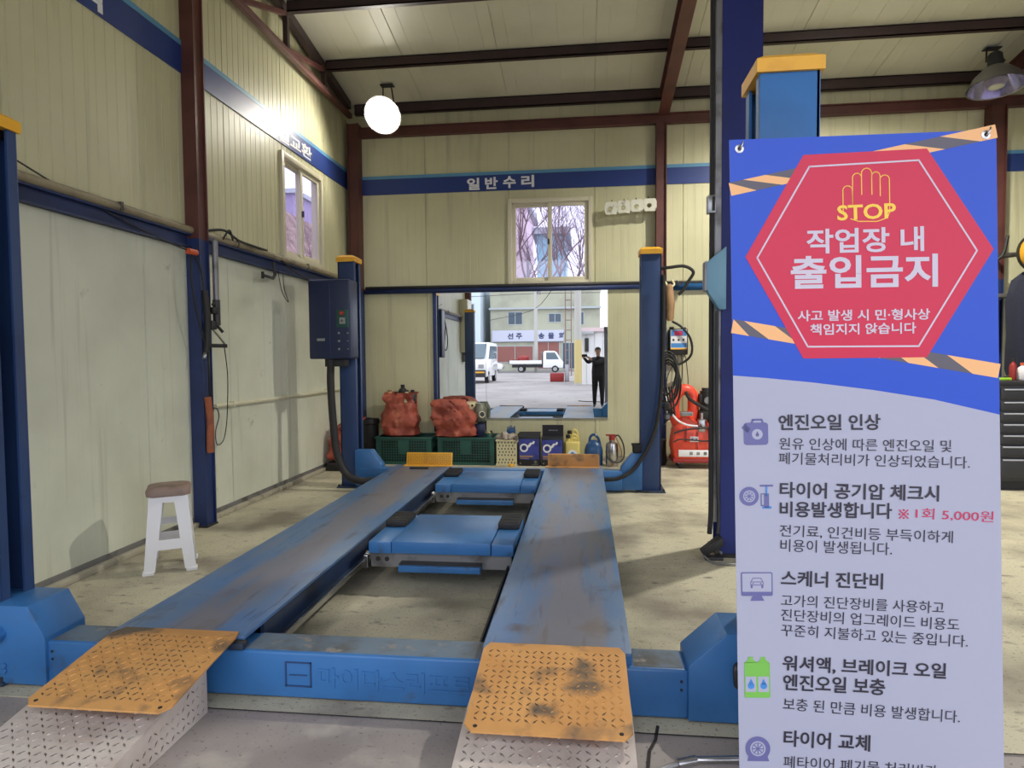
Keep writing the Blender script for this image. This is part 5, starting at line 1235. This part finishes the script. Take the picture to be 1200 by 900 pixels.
b.lathe([(.001, -.02), (.075, -.015), (.094, .03), (.092, .075), (.066, .115), (.001, .13)], (.388, -.392, 1.62), M['hair'], n=20, fn=lambda p, j, a: Vector((p.x*.93, p.y*1.1-(.012 if p.y > 0 and p.z < .07 else 0), p.z+(.055 if p.y > .03 and p.z < .06 else 0)))); obj('hair', b, pr)
b = MB()
for s in (-1, 1): b.ball((.388+s*.032, -.288, 1.628), .010, M['black']); b.tube([(.388+s*.018, -.282, 1.648), (.388+s*.045, -.287, 1.648)], .004, M['hair'], n=6); b.ball((.388+s*.082, -.38, 1.615), .02, M['skin'], sc=(.4, .8, 1.3))
b.tube([(.388, -.286, 1.635), (.388, -.268, 1.605), (.388, -.278, 1.598)], .010, M['skin'], n=8); b.tube([(.365, -.288, 1.572), (.388, -.283, 1.570), (.411, -.288, 1.572)], .005, M['dred'], n=6)
obj('face', b, pr)
ph = thing('phone', (0, -.012, 1.5), 'dark phone held up by the photographer, seen in the mirror', 'phone')
b = MB(); b.box(-.078, .078, -.0165, -.008, 1.462, 1.536, M['black'], bev=.003); obj('phone_body', b, ph)
b = MB()
for k in range(3): b.cyl((-.055+.02*k, -.0082, 1.52), (-.055+.02*k, -.0065, 1.52), .006, M['dark'], n=14)
obj('camera_lens', b, ph)

# ------------------------------------------------------------------ the street outside the entrance (what the mirror shows)
M['yard'] = mat('yard_concrete', (160, 154, 153), .85, dirt=((132, 126, 125), .35, .4, .7, 8), dirt2=((90, 86, 85), 2.0, .62, .74, 9))
M['asphalt'] = mat('street_asphalt', (128, 126, 130), .85)
M['bldc'] = mat('cream_render', (182, 182, 162), .8, dirt=((152, 152, 138), .5, .45, .75)); M['bldw'] = mat('pale_blue_wall', (206, 220, 232), .7); M['bldg'] = mat('grey_block', (180, 186, 190), .8)
M['winb'] = mat('dark_window', (78, 92, 106), .15); M['shut'] = mat('shop_red_poster', (150, 96, 88), .6); M['signw'] = mat('sign_white', (202, 204, 222), .5); M['signink'] = mat('sign_ink', (60, 70, 110), .5)
M['carw'] = mat('white_car_paint', (238, 238, 240), .25, coat=.5); M['tyre'] = mat('tyre_rubber', (40, 40, 42), .8); M['pole'] = mat('pole_concrete', (186, 184, 178), .8); M['rust'] = mat('tower_steel', (134, 112, 104), .6)
M['brush'] = mat('brush_brown', (128, 104, 92), .9); M['bark'] = mat('bark', (142, 124, 124), .9); M['hill'] = mat('hill_scrub', (158, 134, 122), 1, dirt=((112, 92, 84), 1.6, .42, .62, 10), dirt2=((196, 178, 166), 7, .56, .68, 8), bump=(3, .8, .2)); M['teal'] = mat('teal_wall', (150, 194, 204), .7); M['violet'] = mat('violet_cladding', (158, 146, 176), .7); M['pink'] = mat('pink_wall', (226, 204, 206), .7)
M['backglass'] = mat('car_glass', (96, 112, 124), .1)
b = MB(); b.box(-45, 45, -42, YF-.1, -.12, -.012, M['yard']); b.box(-45, 45, -70, -42, -.13, -.02, M['asphalt']); b.box(-45, 45, YB+.1, 45, -.12, -.012, M['yard']); b.box(-45, -3.6, YF-.1, YB+.1, -.12, -.012, M['yard']); b.box(XR, 45, YF-.1, YB+.1, -.12, -.012, M['yard'])
struct('ground', b)
def building(name, x0, x1, y0, y1, h, m, label, wins, trimz=None):
    t = thing(name, ((x0+x1)/2, (y0+y1)/2, 0), label, 'building')
    b = MB(); b.box(x0, x1, y0, y1, -.02, h, M[m]); obj('walls', b, t)
    b = MB(); b.box(x0-.2, x1+.2, y0-.2, y1+.3, h, h+.25, M['bldg'])
    if trimz: b.box(x0-.1, x1+.1, y1-.1, y1+.35, trimz, trimz+.2, M['bldg'])
    obj('roof_edge', b, t)
    for (a, c, z0, z1, mm) in wins:
        f = MB(); f.box(a-.08, c+.08, y1-.05, y1+.05, z0-.08, z1+.08, M['bldg']); fo = obj('window', f, t)
        g = MB(); g.box(a, c, y1+.04, y1+.06, z0, z1, M[mm]); g.box((a+c)/2-.03, (a+c)/2+.03, y1+.055, y1+.075, z0, z1, M['bldg']); obj('pane', g, fo)
    return t
sb = building('shop_building', -9.7, 1.6, -58, -47.5, 8.6, 'bldc', 'cream two storey shop building across the street, reflected in the mirror',
    [(-7.8, -6.4, 3.9+.9, 6.0, 'winb'), (-3.6, -2.4, 5.0, 5.8, 'winb'), (-.9, -.1, 4.7, 5.9, 'winb'), (-9.0, -5.3, .9, 2.5, 'shut'), (-4.8, -2.6, .2, 2.9, 'shut'), (-2.2, -.9, .2, 2.8, 'winb'), (-.6, .8, .5, 2.6, 'winb')], 6.3)
b = MB(); b.box(-9.5, -2.1, -47.45, -47.2, 3.0, 4.15, M['signw']); s_ = obj('shop_sign', b, sb)
b = MB()
for ch_, x in (('주', -7.0), ('선', -7.9), ('화', -2.6), ('물', -3.7), ('송', -4.7)):
    text_on(b, ch_, lambda u, v, d: (u, -47.19, v), M['signink'], h=.62, width=.62, bold=.04, origin=(x, 3.25))
obj('lettering', b, s_)
building('apartment_building', -21, -10.5, -60, -46, 11, 'bldw', 'pale blue grey building left of the shop across the street, reflected in the mirror', [(-12.6, -11.2, 5.6, 6.8, 'winb'), (-12.6, -11.2, 2.2, 3.6, 'winb'), (-15.6, -14.2, 5.6, 6.8, 'winb'), (-15.6, -14.2, 2.2, 3.6, 'winb')])
cs_ = thing('white_shed', (.9, -16, 0), 'white metal shed beside the yard behind the photographer, reflected in the mirror', 'shed')
b = MB(); b.box(-.15, 3.4, -20, -15.2, -.012, 2.75, M['carw'])
for k in range(8): b.box(.1+.42*k, .12+.42*k, -15.2, -15.18, .05, 2.7, M['bldg'])
obj('walls', b, cs_)
b = MB(); b.box(-.3, 3.6, -20.2, -15.0, 2.75, 2.95, M['pink']); b.box(-.5, .5, -15.2, -14.9, 2.62, 2.75, M['bldg']); obj('roof', b, cs_)
b = MB(); b.box(.02, .22, -15.19, -15.1, 1.7, 2.4, M['dark']); obj('meter_box', b, cs_)
def wheel(b, x, y, z, r, axis='x', w=.2):
    d = Vector((w/2, 0, 0)) if axis == 'x' else Vector((0, w/2, 0)); c = Vector((x, y, z))
    b.cyl(c-d, c+d, r, M['tyre'], n=24); b.cyl(c-d*1.06, c+d*1.06, r*.6, M['alu'], n=18)
tk = thing('pickup_truck', (-4.4, -40.3, 0), 'white flatbed pickup truck on the street, reflected in the mirror', 'truck')
b = MB(); b.prism([(-3.75, .42), (-1.95, .42), (-1.93, .95), (-2.1, 1.12), (-2.55, 1.85), (-2.75, 1.95), (-3.6, 1.95), (-3.72, 1.8)], 'y', -41.1, -39.5, M['carw'], bev=.05); obj('cab', b, tk)
b = MB()
for y in (-41.105, -39.495): b.prism([(-3.45, 1.18), (-2.28, 1.18), (-2.66, 1.80), (-3.45, 1.80)], 'y', y-.006, y+.006, M['backglass'])
b.prism([(-2.13, 1.13), (-2.12, 1.15), (-2.53, 1.82), (-2.55, 1.80)], 'x', 0, 0.001, M['backglass']) if False else None
obj('window', b, tk)
b = MB(); b.box(-6.85, -3.85, -41.15, -39.45, .72, .80, M['grey']); b.box(-6.85, -3.85, -41.15, -41.1, .80, 1.1, M['carw']); b.box(-6.85, -3.85, -39.5, -39.45, .80, 1.1, M['carw']); b.box(-6.85, -6.8, -41.15, -39.45, .8, 1.1, M['carw']); b.box(-3.9, -3.85, -41.1, -39.5, .8, 1.9, M['grey']); b.box(-6.6, -2.1, -40.9, -39.7, .45, .72, M['dark']); obj('bed', b, tk)
for x in (-2.65, -5.75):
    for y in (-41.0, -39.6):
        b = MB(); wheel(b, x, y, .31, .31, 'y'); obj('wheel', b, tk)
b = MB(); b.lathe([(.5, 0), (.55, .1), (.5, .6), (.2, .75), (.1, .78)], (-5.6, -40.3, .8), M['dred'], n=20); b.box(-6.6, -6.1, -40.8, -39.8, .8, 1.2, M['green'], bev=.05); tag(obj('truck_load', b), 'red covered load on the bed of the white pickup truck', 'load')
cr = thing('white_car', (-9.6, -40.2, 0), 'white car parked behind the pickup truck, reflected in the mirror', 'car')
b = MB(); b.prism([(-11.9, .3), (-7.5, .3), (-7.42, .62), (-7.6, .82), (-8.5, .95), (-9.2, 1.42), (-10.8, 1.45), (-11.6, 1.0), (-11.95, .85)], 'y', -41.1, -39.4, M['carw'], bev=.06); obj('car_body', b, cr)
b = MB()
for y in (-41.105, -39.395): b.prism([(-8.7, .97), (-9.25, 1.36), (-10.7, 1.38), (-11.2, .99)], 'y', y-.006, y+.006, M['backglass'])
obj('window', b, cr)
for x in (-8.3, -11.0):
    for y in (-40.95, -39.55):
        b = MB(); wheel(b, x, y, .31, .31, 'y'); obj('wheel', b, cr)
vn = thing('white_van', (-6.3, -18.9, 0), 'white van parked in the yard behind the lift post, reflected in the mirror', 'van')
b = MB(); b.prism([(-16.6, .35), (-21.2, .35), (-21.2, 2.15), (-20.9, 2.3), (-17.9, 2.3), (-17.1, 1.35), (-16.65, 1.2)], 'x', -7.25, -5.4, M['carw'], bev=.06); obj('van_body', b, vn)
b = MB(); b.prism([(-17.05, 1.40), (-17.82, 2.2), (-17.80, 2.22), (-17.02, 1.42)], 'x', -7.1, -5.55, M['backglass'])
for x in (-7.255, -5.395): b.prism([(-17.4, 1.35), (-18.0, 2.1), (-20.8, 2.1), (-20.8, 1.35)], 'x', x-.006, x+.006, M['backglass'])
obj('window', b, vn)
b = MB(); b.box(-7.2, -5.45, -16.66, -16.5, .35, .75, M['dark'], bev=.03); b.box(-7.15, -5.5, -16.52, -16.48, .58, .66, M['yellow']); b.box(-7.1, -6.8, -16.64, -16.58, .85, 1.05, M['alu']); b.box(-5.85, -5.55, -16.64, -16.58, .85, 1.05, M['alu']); obj('bumper', b, vn)
for x in (-7.15, -5.5):
    for y in (-17.5, -20.3):
        b = MB(); wheel(b, x, y, .34, .34, 'x'); obj('wheel', b, vn)
M['sleeve'] = mat('faded_yellow_sleeve', (206, 188, 130), .7)
def pole(x, y, r, h, label, yel=0, arms=True):
    t = thing('utility_pole', (x, y, 0), label, 'utility pole')
    b = MB(); b.cyl((x, y, -.02), (x, y, h), r, M['pole'], r1=r*.8, n=16); obj('shaft', b, t)
    if yel:
        b = MB(); b.cyl((x, y, .1), (x, y, yel), r*1.03, M['sleeve'], r1=r*1.02, n=16); obj('yellow_sleeve', b, t)
    if arms:
        b = MB(); b.box(x-.9, x+.9, y-.05, y+.05, h-.9, h-.8, M['grey']); b.cyl((x+.3, y, h-2.2), (x+.3, y, h-1.5), .2, M['grey'], n=14); obj('crossarm', b, t)
    return t
pole(-4.55, -41.9, .19, 9.5, 'grey utility pole behind the truck cab, reflected in the mirror')
pole(-.33, -14.6, .19, 9.0, 'thick concrete utility pole with a yellow sleeve beside the white shed, reflected in the mirror', 2.3)
lt = thing('lattice_mast', (-1.2, -30, 0), 'narrow rusty lattice mast between the two poles, reflected in the mirror', 'mast')
b = MB()
for x in (-1.42, -.98):
    for y in (-30.2, -29.8): b.box(x-.035, x+.035, y-.035, y+.035, -.02, 9, M['rust'])
for k in range(12):
    z = .4+k*.75; b.box(-1.42, -.98, -29.83, -29.77, z, z+.05, M['rust']); b.box(-1.42, -.98, -30.23, -30.17, z, z+.05, M['rust'])
obj('lattice', b, lt)
b = MB(); b.box(-2.0, -1.2, -19.5, -18.8, -.012, .5, M['dred'], bev=.05); b.box(-1.15, -.9, -19.4, -19.1, -.012, 1.0, M['bldg'], bev=.02); tag(obj('yard_bin', b), 'dark red bin standing in the yard by the pole, reflected in the mirror', 'bin')
b = MB()
for (z0, z1, dy) in ((8.6, 8.4, 0), (8.2, 8.1, .4), (7.4, 7.8, -.3)): b.tube([(-30, -42+dy, z0+.5), (-15, -42+dy, z0-.2), (-4.55, -41.9+dy, z0), (8, -42, z1-.4), (25, -42, z1+.3)], .025, M['black'], n=5)
b.tube([(-9.7, -47, 5.2), (-4.55, -41.9, 6.0), (-.33, -14.6, 7.0)], .025, M['black'], n=5)
tag(obj('overhead_wires', b), 'overhead wires between the utility poles, reflected in the mirror', 'wires')
b = MB(); b.tube([(-.2, -2.9, 0), (.05, -2.6, .0), (.5, -2.4, 0), (.9, -2.0, 0), (1.6, -1.2, 0)], .012, M['black'], n=6); tag(obj('yard_hose', b), 'black hose lying on the yard before the entrance, seen in the mirror', 'hose')

# ------------------------------------------------------------------ outside the two windows
def tree(loc, h, seed, label, lean=0, depth=5):
    random.seed(seed); t = thing('bare_tree', loc, label, 'tree', None)
    trunk = MB(); br = MB()
    def grow(p, d, L, r, lev):
        q = p; pts = [p]
        for k in range(3):
            d = (d+Vector((random.uniform(-.16, .16), random.uniform(-.16, .16), random.uniform(-.03, .12)))).normalized(); q = q+d*L/3; pts.append(q)
        (trunk if lev == 0 else br).tube(pts, r, M['bark'], r1=r*.62, n=7 if lev < 2 else 4, smoothpath=False, cap=False)
        if lev < depth:
            for k in range(3 if lev > 0 else 5):
                a = random.uniform(0, 2*PI); s = random.uniform(.4, .9)
                nd = (d+Vector((math.cos(a)*s, math.sin(a)*s, random.uniform(-.1, .35)))).normalized()
                i = random.choice((1, 2, 3, 3)); grow(pts[i], nd, L*random.uniform(.55, .78), r*.58, lev+1)
    grow(Vector(loc), Vector((lean, 0, 1)).normalized(), h*.42, h*.009, 0)
    obj('trunk', trunk, t); obj('branches', br, t)
tree((-.4, 13.2, 0), 5.6, 21, 'bare tree standing in front of the right pane of the back window')
tree((-1.35, 15.0, 0), 6.2, 5, 'bare tree before the teal wall in the left pane of the back window')
tree((.3, 15.5, 0), 5.0, 9, 'low bare tree behind, at the right edge of the back window')
building('teal_building', -1.9, -.75, 26, 30, 6.4, 'teal', 'pale teal building far behind the trees in the left pane of the back window', [])
building('pink_building', -4.2, -2.5, 28, 32, 8.0, 'pink', 'pale pink building left of the teal one behind the back window', [])
rs = thing('roof_sign', (-3.2, 30, 8.2), 'red and white sign frame on the pink building roof behind the back window', 'sign')
b = MB(); b.lathe([(.001, 0), (.5, 0), (.5, .2), (.001, .2)], (-2.55, 30, 9.9), mat('sign_pink_red', (206, 120, 136), .6), n=20, T=Matrix.Rotation(PI/2, 4, 'X')); b.box(-3.4, -2.0, 29.9, 30.1, 9.0, 9.3, M['rust']); obj('sign_face', b, rs)
b = MB()
for x in (-3.3, -2.6, -2.0): b.box(x-.04, x+.04, 29.95, 30.05, 8.2, 9.8, M['rust'])
obj('frame', b, rs)
b = MB(); n = 26; vs = []
for i in range(n+1):
    for j in range(9):
        y = -6+66*i/n; x = -6.5-8*j/8
        e = min(1, max(0, (-x-7)/5)); vs.append((x, y, -.1+7.4*e*e*(3-2*e)*(1+.10*noise.noise(Vector((x*.15, y*.15, 0))))+.45*e*noise.noise(Vector((x*.6, y*.6, 3)))))
b.faces(vs, [(i*9+j, (i+1)*9+j, (i+1)*9+j+1, i*9+j+1) for i in range(n) for j in range(8)], M['hill']); o = struct('hillside', b)
building('purple_roof_house', -21, -16.0, 34.2, 48, 10.6, 'violet', 'violet clad house behind the scrub slope in the left wall window', [])
for k, (x, y, h) in enumerate(((-7.5, 11.0, 4.6), (-8.4, 13.2, 5.2), (-7.2, 14.6, 4.6))):
    tree((x, y, 0), h, 31+k, ('bare tree nearest outside the left wall window', 'tallest bare tree outside the left wall window', 'bare tree farthest back outside the left wall window')[k], depth=4)
